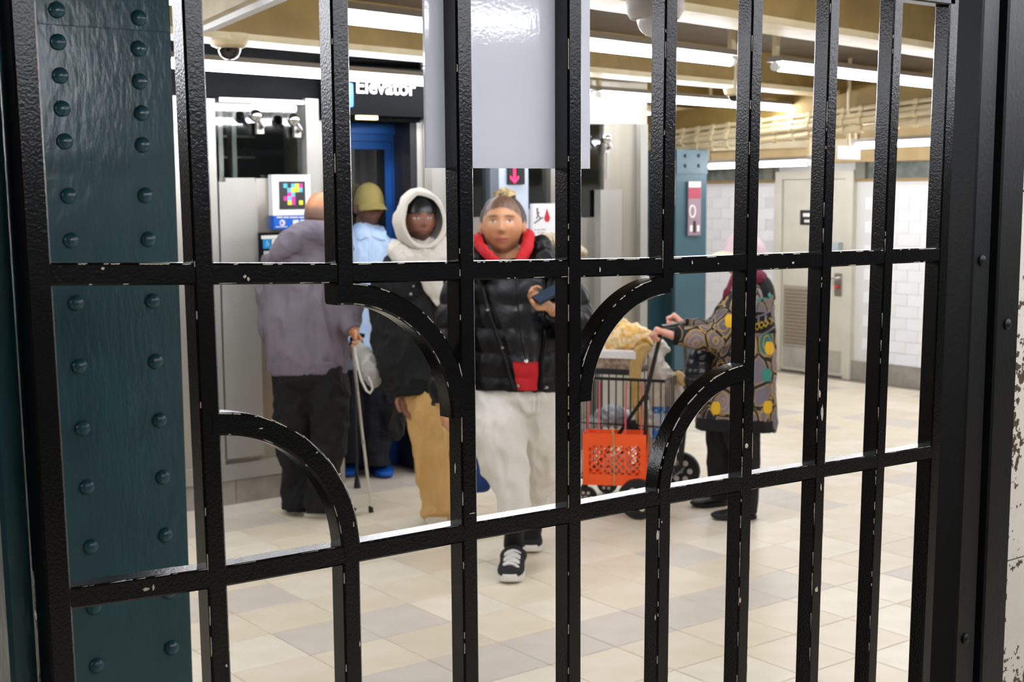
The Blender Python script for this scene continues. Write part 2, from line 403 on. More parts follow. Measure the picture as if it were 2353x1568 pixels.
def zat(R, x):
    for a, b in zip(R, R[1:]):
        if x <= b.x: return a.z+(b.z-a.z)*(x-a.x)/(b.x-a.x)
    return R[-1].z
def oct_profile(w, d, ch): return [(-w/2+ch,-d/2),(w/2-ch,-d/2),(w/2,-d/2+ch),(w/2,d/2-ch),(w/2-ch,d/2),(-w/2+ch,d/2),(-w/2,d/2-ch),(-w/2,-d/2+ch)]
BW = .0215
def gbar(k, z0, z1, w=BW, d=BD, name='bar'):
    pr = oct_profile(w, d, .0022)
    rs = []
    for z in (z0, z1): rs.append([Vector((bars[k](z)+q[0], GY+q[1], z)) for q in pr])
    return MB().rings(rs).build(name, m_black, gate)
gbar(0, Z_BOT-.02, Z_TOP+.02, .0235, .036, 'stile')
X_ = lambda k, z: bars[k](z)
for k in (1, 3, 4, 6, 7, 8, 9): gbar(k, Z_BOT, Z_TOP, BW if k < 9 else .023, BD, 'bar' if k < 9 else 'stile')
for k in (2, 5):
    gbar(k, zat(UR, X_(k, 1.54))-.028, Z_TOP); gbar(k, Z_BOT, zat(LR, X_(k, 1.25))+.004)
def sweep_rail(R, h, d, name):
    pr = oct_profile(h, d, .0022); return MB().rings([[Vector((p.x, p.y+q[1], p.z+q[0])) for q in pr] for p in R]).build(name, m_black, gate)
sweep_rail(UR, .0215, .025, 'rail'); sweep_rail(LR, .0215, .0265, 'rail')
sweep_rail([Vector((X_(0, 1.93), GY, 1.932)), Vector((X_(9, 1.93), GY, 1.93))], .03, .027, 'top_rail')
sweep_rail([Vector((X_(0, .1), GY, .11)), Vector((X_(9, .1), GY, .1))], .03, .027, 'bottom_rail')
def arc(c, rx, rz, a0, a1, name='quarter_scroll'):
    pr = oct_profile(.0235, BD, .0026); rs = []
    n = 22
    for i in range(n+1):
        t = math.radians(a0+(a1-a0)*i/n); dv = Vector((math.cos(t)*rx, 0, math.sin(t)*rz)); nv = Vector((math.cos(t)/rx, 0, math.sin(t)/rz)).normalized()
        rs.append([c+dv+nv*q[0]+Vector((0, q[1]-.0006, 0)) for q in pr])
    return MB().rings(rs).build(name, m_black, gate, True)
ARCS = []
zl = zat(LR, X_(1, 1.26)); zt_ = gl(515, 974).z
ARCS.append((Vector((X_(1, 1.3), GY, zl)), X_(2, 1.26)-X_(1, 1.3), zt_-zl, 90, 0))
zb = gl(1040, 962).z; zt_ = gl(785, 676).z
ARCS.append((Vector((X_(2, 1.5)-.006, GY, zb)), X_(3, 1.4)-X_(2, 1.5)-.006, zt_-zb, 92, 0))
zb = gl(1352, 922).z; zt_ = gl(1535, 656).z
ARCS.append((Vector((X_(5, 1.5)+.004, GY, zb)), X_(5, 1.5)-X_(4, 1.4)-.012, zt_-zb, 180, 90))
zl = zat(LR, X_(5, 1.25)); zt_ = gl(1705, 858).z
ARCS.append((Vector((X_(6, 1.4), GY, zl)), X_(6, 1.4)-X_(5, 1.25)+.002, zt_-zl, 180, 90))
for a in ARCS: arc(*a)

# flaked paint showing cream primer along the edges and in a few spots
rc = random.Random(11)
def edge_chip(mb, p, t, d1, d2, L, w1, w2):
    """a ragged flake wrapped over an edge: p start, t along the edge, d1/d2 into the two faces"""
    n = max(4, int(L/.0013)); off1 = -d2*.0005; off2 = -d1*.0005
    r1, r0, r2 = [], [], []
    for i in range(n+1):
        s = min(1, 3*min(i, n-i)/n+.1)*(.25+.75*abs(noise.noise(Vector((i*.55, p.z*50, p.x*50))))*1.6); q = p+t*(L*i/n)
        r0.append(q-d1*.0003-d2*.0003)
        r1.append(q+d1*(.0003+w1*s*rc.uniform(.25, 1))+off1); r2.append(q+d2*(.0003+w2*s*rc.uniform(.25, 1))+off2)
    o = len(mb.v); vs_ = r1+r0+r2; m = n+1
    mb.add(vs_, [(i, i+1, m+i+1, m+i) for i in range(n)]+[(m+i, m+i+1, 2*m+i+1, 2*m+i) for i in range(n)])
def face_chip(mb, c, a, b, ra, rb, nrm):
    n = 11; vs_ = [c+nrm*.0006]+[c+nrm*.0005+a*(ra*math.cos(2*math.pi*i/n)*rc.uniform(.55, 1.1))+b*(rb*math.sin(2*math.pi*i/n)*rc.uniform(.55, 1.1)) for i in range(n)]
    mb.add(vs_, [(0, 1+i, 1+(i+1) % n) for i in range(n)])
VX, VY, VZ = Vector((1, 0, 0)), Vector((0, 1, 0)), Vector((0, 0, 1))
chips = MB()
FY = YG
def bar_edge(k, side, z): return Vector((X_(k, z)+side*(BW/2-.0011), FY+.0011, z))
dens = {1: (16, .5, 0), 2: (18, .7, 0), 3: (34, .8, .3), 4: (46, 1.2, .6), 5: (34, 1.3, .5), 6: (46, 1.3, .7), 7: (46, 1.8, .8), 8: (28, 1.3, .6), 9: (12, .7, .2)}
for k, (n, s, lng) in dens.items():
    for i in range(n):
        z = rc.uniform(.85, 1.53) if rc.random() < .82 else rc.uniform(1.55, 1.9)
        if k in (2, 5) and 1.26 < z < 1.53: continue
        L = rc.choice((.004, .006, .012, .02, .035 if rc.random() < lng else .008))
        side = -1 if rc.random() < .85 else 1
        edge_chip(chips, bar_edge(k, side, z), -VZ, -VX*side, VY, L, .0018*s*rc.uniform(.4, 1.3), .0011*s)
for R, top in ((UR, 1), (LR, 1), (UR, -1), (LR, -1)):
    for i in range(70 if top > 0 else 24):
        x = rc.uniform(R[0].x+.02, R[-1].x-.02); z = zat(R, x)+top*(.0215/2-.0011)
        edge_chip(chips, Vector((x, GY-.0125+.0009, z)), VX, -VZ*top, VY, rc.choice((.003, .005, .009, .016)), .0014*rc.uniform(.3, 1.3), .0014)
for c, rx, rz, a0, a1 in ARCS:
    for i in range(26):
        t = math.radians(rc.uniform(min(a0, a1)+3, max(a0, a1)-3)); inn = 1 if rc.random() < .72 else -1
        nv = Vector((math.cos(t)/rx, 0, math.sin(t)/rz)).normalized(); tv = Vector((-nv.z, 0, nv.x))
        p = c+Vector((math.cos(t)*rx, 0, math.sin(t)*rz))+nv*(inn*(.0235/2-.0012)); p.y = FY+.0006
        edge_chip(chips, p, tv, -nv*inn, VY, rc.choice((.003, .006, .012, .02)), .0009*rc.uniform(.4, 1.5), .0008)
for px, py, ra, rb in ((562, 636, 4, 5), (570, 642, 4, 6), (1510, 1232, 5, 14), (236, 617, 4, 4), (335, 1355, 7, 5), (352, 1350, 3, 8), (1378, 620, 2, 9), (1888, 950, 4, 22), (1883, 905, 3, 12),
                       (1886, 1120, 2, 10), (1715, 1025, 7, 6), (1876, 1355, 5, 9), (1700, 1380, 3, 8), (1505, 1420, 2, 8), (2242, 935, 6, 8), (1085, 1180, 8, 1.5), (1045, 1075, 2, 14), (1183, 639, 2, 2),
                       (780, 1090, 3, 3), (728, 1040, 2.5, 2.5), (600, 985, 6, 1.6), (812, 1205, 1.5, 8), (1520, 1200, 2, 3), (826, 1480, 2, 7), (520, 1530, 3, 4), (1590, 604, 2, 5), (1650, 606, 2, 2), (1822, 604, 4, 3)):
    p = on_y(px, py, YG); s = depth(p)/CAM_F
    face_chip(chips, Vector((p.x, FY-.0001, p.z)), VX, VZ, ra*s*1.2, rb*s, -VY)
chips.build('paint_flakes', m_chip, gate)['kind'] = 'stuff'

# white sheet fixed to the back of the gate
m_panel = M('white_coroplast', '#eef0f3', .06, bump=(220, .00006), spec=.8)
_nt = m_panel.node_tree; _b = _nt.nodes['Principled BSDF']; _tr = _nt.nodes.new('ShaderNodeBsdfTranslucent'); _tr.inputs[0].default_value = (.90, .93, 1, 1)
_mx = _nt.nodes.new('ShaderNodeMixShader'); _mx.inputs[0].default_value = .55; _nt.links.new(_b.outputs[0], _mx.inputs[1]); _nt.links.new(_tr.outputs[0], _mx.inputs[2]); _nt.links.new(_mx.outputs[0], _nt.nodes['Material Output'].inputs[0])
pw = MB(); a = on_y(971, 200, GY+.02); b = on_y(1349, 200, GY+.02); zb_ = on_y(1150, 387, GY+.02).z
pw.box((a.x, GY+.0145, zb_), (b.x, GY+.0185, 2.02))
pn = pw.build('plastic_sheet', m_panel, None)
tag(pn, 'blank glossy white sheet fixed behind the gate bars at top centre', 'panel')

# jambs at the right end of the gate
jm = thing('gate_jamb', (on_y(2250, 800, YG).x, GY, 0), 'black bolted steel gate jamb against the pale stone pier', 'gate post')
def lean_box(pa, pb, y0, y1, name, parent, mat=m_black):
    """upright flat bar given by its left and right pixel at two heights"""
    rs = []
    q = []
    for (l, r, py) in (pa, pb):
        L, R = on_y(l, py, y0), on_y(r, py, y0); q.append((L.x, R.x, (L.z+R.z)/2))
    (l0, r0, z0), (l1, r1, z1) = q
    for z in (.0, 2.25):
        t = (z-z0)/(z1-z0); l = l0+(l1-l0)*t; r = r0+(r1-r0)*t
        rs.append([Vector((l+.003, y0, z)), Vector((r-.003, y0, z)), Vector((r, y0+.003, z)), Vector((r, y1, z)), Vector((l, y1, z)), Vector((l, y0+.003, z))])
    return MB().rings(rs).build(name, mat, parent)
m_jamb = M('jamb_black_paint', '#06080a', .42, var=('#0a0d0f', 20), bump=(120, .0004), spec=.35)
lean_box((2257, 2296, 100), (2196, 2240, 1500), YG-.004, YG+.05, 'stop_bar', jm, m_jamb)
lean_box((2290, 2318, 100), (2236, 2262, 1500), YG+.02, YG+.07, 'recess_strip', jm, m_black)
lean_box((2316, 2368, 100), (2257, 2309, 1500), YG-.012, YG+.06, 'wall_angle', jm, m_jamb)
for px, py, yy in ((2255, 598, YG-.004), (2313, 745, YG-.012), (2217, 1468, YG-.004)):
    p = on_y(px, py, yy); MB().lathe((p.x, yy, p.z), (0, -1, 0), [(.0085, -.001), (.0085, .003), (.006, .005), (.003, .0062), (0, .0063)], 14).build('bolt', m_jamb, jm, True)

# pale stone pier at the right edge
pxl = on_y(2312, 1500, YG-.01).x-.002
pier = thing('wall_pier', (pxl+.4, YG+.2, 0), 'pale stone pier with rust brown stains beside the gate jamb', None, None, 'structure')
m_stone = M('pale_stone', '#d9d4ca', .5, var=('#cfc8bb', 8), bump=(50, .001))
nt = m_stone.node_tree; b_ = nt.nodes['Principled BSDF']; old = b_.inputs['Base Color'].links[0].from_socket
tcs = nt.nodes.new('ShaderNodeTexCoord'); n1 = nt.nodes.new('ShaderNodeTexNoise'); n1.inputs['Scale'].default_value = 90; n1.inputs['Detail'].default_value = 6
n2 = nt.nodes.new('ShaderNodeTexNoise'); n2.inputs['Scale'].default_value = 9
nt.links.new(tcs.outputs['Object'], n1.inputs['Vector']); nt.links.new(tcs.outputs['Object'], n2.inputs['Vector'])
ma = nt.nodes.new('ShaderNodeMath'); ma.operation = 'MULTIPLY'; nt.links.new(n1.outputs['Fac'], ma.inputs[0]); nt.links.new(n2.outputs['Fac'], ma.inputs[1])
rp = nt.nodes.new('ShaderNodeValToRGB'); rp.color_ramp.elements[0].position = .325; rp.color_ramp.elements[1].position = .345
nt.links.new(ma.outputs[0], rp.inputs[0]); mx = nt.nodes.new('ShaderNodeMixRGB'); nt.links.new(rp.outputs[0], mx.inputs[0]); nt.links.new(old, mx.inputs[1]); mx.inputs[2].default_value = (*srgb('#4a3a2a'), 1)
nt.links.new(mx.outputs[0], b_.inputs['Base Color'])
zj = on_y(2330, 1282, YG).z
for z0_, z1_ in ((0, zj-.61), (zj-.605, zj-.0015), (zj+.0015, zj+.6), (zj+.603, CEIL)):
    MB().box((pxl, YG-.006, z0_), (pxl+.8, YG+.055, z1_)).build('stone_block', m_stone, pier)
MB().box((pxl+.01, YG+.0, 0), (pxl+.79, YG+.05, CEIL-.002)).build('mortar_core', M('dark_joint', '#1b1a18', .9), pier)

# hinge post at the left end
hx = bars[0]
hp_ = MB(); rs = []
for z in (0, 2.3):
    x = hx(z)-.038
    rs.append([Vector((x, 1.285, z)), Vector((x+.004, 1.281, z)), Vector((x+.024, 1.281, z)), Vector((x+.026, 1.283, z)), Vector((x+.026, 1.33, z)), Vector((x, 1.33, z))])
hp_.rings(rs); hp = hp_.build('hinge_post', m_teal, None)
tag(hp, 'narrow teal painted steel post at the far left edge beside the gate stile', 'gate post')

# black cabinet and bag in the dark corner at the left edge
q0 = at(20, 800, 3.3); q1 = at(52, 800, 3.3)
cab = thing('metal_cabinet', (q1.x-.35, q1.y+.2, 0), 'tall black cabinet in the dark at the left edge', 'cabinet')
MB().box((q1.x-.75, q1.y, .06), (q1.x-.02, q1.y+.45, at(20, 775, 3.3).z)).build('body', M('cabinet_black', '#08080a', .5), cab)
MB().box((q1.x-.72, q1.y+.02, 0), (q1.x-.05, q1.y+.43, .06)).build('plinth', m_dark, cab)
MB().box((q1.x-.73, q1.y-.012, .1), (q1.x-.06, q1.y, q0.z-.05)).build('door', MATS['cabinet_black'], cab)
bn = at(10, 1400, 2.35)
bx = MB().box((bn.x-.3, bn.y-.16, 0), (bn.x+.08, bn.y+.2, bn.z-.14)).build('storage_bin', M('bin_black', '#0a0b0d', .5), None)
tag(bx, 'black bin beneath the shiny black bag at the lower left edge', 'bin')
bag = MB(); bag.ball((bn.x-.09, bn.y+.02, bn.z-.005), (.17, .16, .165), 40, 26)
me = bag
for v in bag.v:
    d = v-Vector((bn.x-.09, bn.y+.02, bn.z-.005)); k = noise.noise(d*9)*.05+abs(noise.noise(d*22+Vector((3, 1, 2))))*.035
    v += d.normalized()*k
    v.z = max(v.z, bn.z-.14)
bg = bag.build('refuse_bag', M('black_polythene', '#0a0c10', .22, bump=(60, .003)), None, True)
tag(bg, 'crumpled shiny black plastic bag at the lower left edge', 'bag')
RH_ = Vector((RT.x, RT.y, 0)).normalized()
# ================================================================ ELEVATOR
def fX(px, py=600, Y=YF): return on_y(px, py, Y).x
def fZ(px, py, Y=YF): return on_y(px, py, Y).z
XL, XR = .9, fX(1478)
elev = thing('elevator_enclosure', ((XL+XR)/2, YF+.6, 0), 'stainless steel and glass elevator enclosure with a dark sign fascia', 'elevator')
def fb(px0, py0, px1, py1, y0, y1, name, mat, parent=elev, Y=YF):
    """box on the front plane spanning a pixel rectangle, from Y+y0 to Y+y1"""
    mx_, my_ = (px0+px1)/2, (py0+py1)/2
    x0, x1 = fX(px0, my_, Y), fX(px1, my_, Y); z0, z1 = fZ(mx_, py1, Y), fZ(mx_, py0, Y)
    return MB().box((x0, Y+y0, z0), (x1, Y+y1, z1)).build(name, mat, parent)
EH = fZ(600, 228)             # top of the glazed part
# base course of stone
zb0 = fZ(560, 1097)
x = XL
while x < fX(735)-.02:
    x2 = min(x+.37, fX(735)); MB().box((x+.002, YF-.02, 0), (x2-.002, YF+.10, zb0)).build('base_stone', m_base, elev); x = x2
x = fX(965)
while x < XR-.02:
    x2 = min(x+.37, XR+.02); MB().box((x+.002, YF-.02, 0), (x2-.002, YF+.10, zb0)).build('base_stone', m_base, elev); x = x2
MB().box((XL, YF-.035, zb0), (fX(735), YF+.1, zb0+.085)).build('sill', m_steel_l, elev)
MB().box((fX(965), YF-.035, zb0), (XR+.03, YF+.1, zb0+.085)).build('sill', m_steel_l, elev)
zs0 = zb0+.085
# shaft behind the glass
MB().box((XL, YF+1.5, 0), (XR, YF+1.55, CEIL-.01)).build('shaft_back', m_shaft, elev)
MB().box((XL-.04, YF+.1, 0), (XL, YF+1.55, CEIL-.01)).build('shaft_side', m_shaft, elev)
MB().box((XR-.05, YF+.1, 0), (XR, YF+1.55, CEIL-.01)).build('shaft_side', m_steel, elev)
# fascia above
MB().box((XL, YF, EH), (fX(735), YF+.1, CEIL-.01)).build('fascia', m_dark, elev)  # dark colour here stands in for the shade under the ceiling
MB().box((fX(975), YF, fZ(1400, 286)), (XR+.03, YF+.1, CEIL-.01)).build('fascia', m_steel, elev)
MB().box((fX(735), YF+.02, fZ(860, 278)), (fX(975), YF+.1, CEIL-.01)).build('fascia', m_dark, elev)
# left bay: mullions, low panels, glazing
fb(478, 228, 500, 1075, -.03, .06, 'mullion', m_steel_l)
fb(706, 228, 735, 1075, -.03, .08, 'mullion', m_steel_l)
MB().box((XL, YF, zs0), (fX(478), YF+.05, EH)).build('steel_panel', m_steel, elev)
fb(500, 600, 706, 1075, .0, .05, 'steel_panel', m_steel)
fb(590, 410, 706, 600, .0, .05, 'steel_panel', m_steel)
pnl = fb(506, 418, 592, 1050, -.035, 0, 'access_panel', m_steel_l)
fb(512, 409, 580, 418, -.03, 0, 'access_panel_cap', m_steel_l)
fb(640, 560, 706, 1050, -.02, 0, 'access_panel', m_steel)
fb(500, 232, 706, 410, .02, .03, 'glass_pane', m_glass)
fb(500, 228, 706, 238, -.02, .05, 'transom', m_steel)
for px in (540, 596, 628): fb(px, 232, px+11, 415, .5, .56, 'inner_mullion', m_steel)
for py in (300, 352): fb(500, py, 706, py+5, .62, .66, 'inner_rail', m_steel)
# middle and right bays
fb(975, 286, 992, 1075, -.02, .07, 'mullion', m_steel)
fb(992, 286, 1032, 1075, .0, .05, 'steel_panel', m_steel_l)
fb(1032, 286, 1042, 1075, -.02, .07, 'mullion', m_steel)
fb(1042, 286, 1124, 500, .02, .03, 'glass_pane', m_glass)
fb(1124, 286, 1144, 1075, -.02, .06, 'mullion', M('mullion_grey', '#6d7680', .4, .5))
fb(1144, 286, 1213, 1075, -.01, .05, 'call_panel', M('pale_blue_panel', '#cfd8e6', .4, .2, var=('#bccbe4', 4)))
fb(1213, 286, 1262, 480, .02, .03, 'glass_pane', m_glass)
fb(1262, 286, 1275, 1075, -.02, .06, 'mullion', m_steel)
fb(1042, 500, 1124, 1075, .0, .05, 'steel_panel', m_steel)
fb(1213, 480, 1262, 1075, .0, .05, 'steel_panel', m_steel_l)
fb(1275, 500, 1340, 1075, .0, .05, 'steel_panel', m_steel)
fb(1275, 286, 1388, 500, .02, .03, 'glass_pane', m_glass)
fb(1340, 500, 1388, 1075, .0, .05, 'steel_panel', m_steel)
fb(1388, 286, 1462, 1075, .0, .05, 'steel_panel', M('warm_steel', '#b3aea2', .38, .7, bump=(180, .0004), var=('#a19c8e', 6), stretch=(1, 1, .06)))
fb(1366, 436, 1414, 1060, -.06, 0, 'access_panel', m_steel_l)
fb(1462, 286, 1478, 1075, -.04, .08, 'corner_post', m_steel_l)
fb(1130, 300, 1140, 500, .5, .56, 'inner_mullion', m_steel)
fb(1085, 440, 1124, 444, .6, .66, 'inner_rail', m_steel)
# recessed blue door
YD = YF+.30
bd0, bd1 = fX(738, 600, YD), fX(945, 600, YD); bzt = fZ(860, 283, YD)
ed = thing('elevator_door', ((bd0+bd1)/2, YD+.04, 0), 'blue painted elevator door with a tall glass pane in a stepped frame', 'door')
def bfr(i0, i1, y0, y1, nm, mat):
    MB().box((bd0+i0, YD+y0, 0), (bd0+i1, YD+y1, bzt-i0)).box((bd1-i1, YD+y0, 0), (bd1-i0, YD+y1, bzt-i0)).box((bd0+i1, YD+y0, bzt-i1), (bd1-i1, YD+y1, bzt-i0)).build(nm, mat, ed)
bfr(0, .062, 0, .09, 'outer_frame', m_blue); bfr(.064, .105, .018, .09, 'middle_frame', m_blue); bfr(.108, .15, .034, .09, 'door_leaf', m_blue)
MB().box((bd0+.15, YD+.045, 0.02), (bd1-.15, YD+.08, fZ(860, 960, YD))).build('kick_panel', M('blue_kick_panel', '#3c5f9d', .35, .3), ed)
pz0, pz1 = fZ(840, 960, YD), bzt-.15
MB().box((bd0+.15, YD+.05, pz0), (bd1-.205, YD+.06, pz1)).build('glass_pane', M('mirror_glass', '#a8a8a4', .04, .9), ed)
MB().box((bd1-.205, YD+.042, pz0), (bd1-.15, YD+.075, pz1)).build('black_edge_strip', m_blackp, ed)
MB().tube([(bd1-.17, YD+.04, .9), (bd1-.17, YD-.01, .9), (bd1-.17, YD-.01, 1.15), (bd1-.17, YD+.04, 1.15)], .01).build('pull_handle', m_chrome, ed, True)
# side reveals of the recess
MB().box((fX(735), YF+.08, 0), (bd0, YD+.09, CEIL-.01)).build('reveal', m_steel, elev)
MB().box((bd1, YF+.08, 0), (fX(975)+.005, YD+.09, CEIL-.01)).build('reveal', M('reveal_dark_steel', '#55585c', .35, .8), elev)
fb(948, 283, 962, 1070, .0, .08, 'black_jamb', m_blackp)
fb(962, 283, 975, 1070, -.005, .08, 'bright_jamb', m_steel_l)

# fascia sign
sg = thing('elevator_sign', (fX(860, 230), YF-.06, fZ(860, 230)), 'black overhead sign reading Elevator in white letters', 'sign')
s0, s1, sz0, sz1 = fX(735, 230), fX(985, 230), fZ(860, 268), fZ(860, 158)
MB().box((s0, YF-.09, sz0), (s1, YF-.02, sz1)).build('board', M('sign_black', '#0a0c0e', .8, spec=.12), sg)
tx = fX(819, 215, YF-.09); tz = fZ(880, 216, YF-.09)
cap = (fX(955, 215, YF-.09)-tx)
wd = word('Elevator', .1, (tx, YF-.092, tz), (1, 0, 0), (0, 0, 1), 'lettering', m_letter, sg, .002, .0016)
xs = [v.co.x for v in wd.data.vertices]; wl = max(xs)-min(xs); sc_ = cap/wl
lo = Vector((min(xs), 0, 0)); bz = tz-wloc(sg).z
for v in wd.data.vertices: v.co.x = tx-wloc(sg).x+(v.co.x-lo.x)*sc_; v.co.z = bz+(v.co.z-bz)*max(sc_, 1)
bp_ = MB(); bx0, bx1, bzz0, bzz1 = fX(758, 215, YF-.09), fX(811, 215, YF-.09), fZ(800, 246, YF-.09), fZ(800, 190, YF-.09)
def rrect(x0, x1, z0, z1, r, y):
    pts = []
    for cx_, cz_, a0 in ((x1-r, z1-r, 0), (x0+r, z1-r, 90), (x0+r, z0+r, 180), (x1-r, z0+r, 270)):
        for i in range(5): t = math.radians(a0+i*22.5); pts.append((cx_+r*math.cos(t), y, cz_+r*math.sin(t)))
    return pts
picto = MB().prism(rrect(bx0, bx1, bzz0, bzz1, .012, YF-.094), (0, .004, 0)).build('blue_pictogram', M('pictogram_blue', '#2c78cf', .4), sg)
def access_symbol(c, s, y, parent, name='wheelchair_symbol'):
    mb = MB(); T = .09*s
    P = lambda u, v: Vector((c[0]+u*s, y, c[1]+v*s))
    mb.lathe(P(-.05, .78), (0, -1, 0), [(.11*s, 0), (.11*s, .0012)], 12)
    mb.bar(P(-.05, .62), P(0, .2), T, .0012, (1, 0, 0)); mb.bar(P(0, .2), P(.33, .18), T, .0012, (0, 0, 1)); mb.bar(P(.33, .2), P(.5, -.3), T, .0012, (1, 0, 0)); mb.bar(P(-.03, .42), P(.28, .42), T*.8, .0012, (0, 0, 1))
    pts = [P(.02+.38*math.cos(math.radians(a)), -.12+.38*math.sin(math.radians(a))) for a in range(120, 350, 18)]
    mb.tube(pts, .035*s, 5)
    return mb.build(name, m_letter, parent)
access_symbol(((bx0+bx1)/2, (bzz0+bzz1)/2), (bzz1-bzz0)*.42, YF-.0955, picto)
MB().box((fX(806, 268), YF-.075, sz0-.022), (fX(852, 268), YF-.05, sz0)).build('gap_glow', M('amber_gap_glow', '#e5c58a', .5, emit=('#ffd9a0', .8)), sg)  # glowing strip stands in for light showing in the gap under the sign

# red arrow display
ds = thing('arrow_display', (fX(1180, 405), YF-.02, fZ(1180, 405)), 'black display with a glowing red down arrow', 'display')
fb(1162, 384, 1199, 424, -.03, -.01, 'screen', m_blackp, ds)
m_arrow = M('red_led', '#ff2045', .5, emit=('#ff1238', 2.2))
ax, az0, az1 = fX(1182, 405, YF-.03), fZ(1182, 421, YF-.03), fZ(1182, 386, YF-.03); hw = .011
ar = MB(); yy = YF-.0325
ar.box((ax-hw*.62, yy, az0+.03), (ax+hw*.62, yy+.002, az1))
ar.prism([(ax, yy, az0), (ax+.03, yy, az0+.028), (ax+.03, yy, az0+.042), (ax, yy, az0+.022), (ax-.03, yy, az0+.042), (ax-.03, yy, az0+.028)], (0, .002, 0))
ar.build('down_arrow', m_arrow, ds)

# coloured code board with blue strip
sb = thing('code_sign', (fX(660, 460), YF-.05, fZ(660, 460)), 'white framed board with coloured squares above a blue strip on the steel panel', 'sign')
YS = YF-.045
fb(617, 402, 704, 495, -.045, -.0, 'board', m_white, sb)
blk = fb(632, 417, 692, 481, -.047, -.045, 'black_field', M('code_black', '#2c2c30', .5), sb)
cyan, mag, yel = M('code_cyan', '#58b9d6', .5), M('code_magenta', '#e2319b', .5), M('code_yellow', '#ecec2a', .5)
u0, u1, v0, v1 = fX(632, 450), fX(692, 450), fZ(660, 481), fZ(660, 417); n_ = 7.0
for c_, r_, m_ in ((1, 0, cyan), (3, 0, cyan), (4, 0, yel), (5, 0, mag), (2, 1, cyan), (3, 1, yel), (4, 1, yel), (5, 1, cyan), (2, 2, mag), (3, 2, cyan), (1, 3, mag), (2, 3, cyan), (3, 3, mag), (2, 4, yel), (3, 4, mag), (5, 4, yel)):
    xx = u0+(c_+.15)*(u1-u0)/n_*1.02; zz = v1-(r_+1.55)*(v1-v0)/6.6
    MB().box((xx, YF-.0485, zz), (xx+(u1-u0)/n_*1.02, YF-.047, zz+(v1-v0)/6.6)).build('code_square', m_, blk)
st = fb(621, 495, 703, 526, -.043, -.0, 'blue_strip', m_bprint, sb)
word('Scan the code for access info', .0165, (fX(627, 502), YF-.0445, fZ(650, 503)), (1, 0, 0), (0, 0, 1), 'lettering', m_letter, st, .001) if False else None
for px0, px1, py0, py1 in ((627, 641, 498, 501), (643, 655, 498, 501), (657, 676, 498, 501), (678, 697, 498, 501)):
    fb(px0, py0, px1, py1, -.0445, -.043, 'small_print', m_letter, st)
pc = (fX(640, 511), fZ(640, 512))
MB().lathe((pc[0], YF-.043, pc[1]), (0, -1, 0), [(.017, 0), (.017, .0014)], 18).build('round_emblem', m_letter, st)
MB().lathe((pc[0]-.004, YF-.0444, pc[1]), (0, -1, 0), [(.007, 0), (.007, .0008)], 14).build('round_emblem_core', m_bprint, st)
for px in (664, 681):
    b0 = MB().prism(rrect(fX(px, 512), fX(px+14, 512), fZ(680, 521), fZ(680, 505), .006, YF-.0445), (0, .0014, 0)).build('app_badge', m_letter, st)
fb(625, 520, 651, 522, -.0445, -.043, 'small_print', m_letter, st)

# black notice board with accessibility symbol
nb = thing('elevator_notice', (fX(630, 590), YF-.04, fZ(630, 590)), 'black notice board with a blue wheelchair symbol beside the grey hooded man', 'sign')
fb(588, 534, 668, 700, -.05, -.02, 'board', m_dark, nb)
fb(590, 540, 668, 548, -.053, -.05, 'white_band', m_letter, nb)
sq = fb(594, 549, 612, 571, -.053, -.05, 'blue_square', M('pictogram_cyan', '#1a8fd0', .4), nb)
access_symbol((fX(603, 560), fZ(603, 561)), .02, YF-.054, sq)
fb(614, 549, 632, 571, -.053, -.05, 'text_block', m_letter, nb)
fb(596, 576, 632, 590, -.053, -.05, 'text_block', M('grey_print', '#b9b9ba', .5), nb)
fb(598, 598, 632, 612, -.053, -.05, 'text_block', MATS['grey_print'], nb)

# white fire and stairs notice
fs = thing('fire_notice', (fX(1245, 510), YF-.02, fZ(1245, 510)), 'white notice with a black stair figure and a red flame', 'sign')
fb(1218, 468, 1272, 547, -.028, -.0, 'board', m_white, fs)
yn = YF-.0295
fx_ = lambda u, v: Vector((fX(1218+u*54, 505, YF-.03), yn, fZ(1245, 468+v*79, YF-.03)))
fl_ = MB().prism([fx_(.72, .14), fx_(.80, .30), fx_(.86, .42), fx_(.82, .52), fx_(.72, .55), fx_(.63, .50), fx_(.60, .42), fx_(.66, .32)], (0, .0016, 0)).build('flame', m_red, fs)
mg = MB(); mg.lathe(fx_(.31, .16), (0, -1, 0), [(.007, 0), (.007, .001)], 10)
mg.bar(fx_(.31, .2), fx_(.34, .34), .009, .0012); mg.bar(fx_(.34, .34), fx_(.44, .42), .006, .0012, (0, 0, 1)); mg.bar(fx_(.33, .34), fx_(.28, .44), .006, .0012); mg.bar(fx_(.3, .24), fx_(.42, .28), .005, .0012, (0, 0, 1))
mg.build('stair_figure', m_blackp, fs)
sm_ = MB()
for i in range(5): sm_.bar(fx_(.16+.075*i, .56-.035*i), fx_(.235+.075*i, .56-.035*i), .005, .0012, (0, 0, 1)); sm_.bar(fx_(.235+.075*i, .56-.035*i), fx_(.235+.075*i, .525-.035*i), .005, .0012)
sm_.build('stair_steps', m_blackp, fs)
word('In case of fire', .0165, fx_(.18, .78), (1, 0, 0), (0, 0, 1), 'lettering', M('grey_print2', '#8d8d92', .5), fs, .001)
word('use stairs', .0165, fx_(.3, .87), (1, 0, 0), (0, 0, 1), 'lettering', M('pink_print', '#c98a8c', .5), fs, .001)

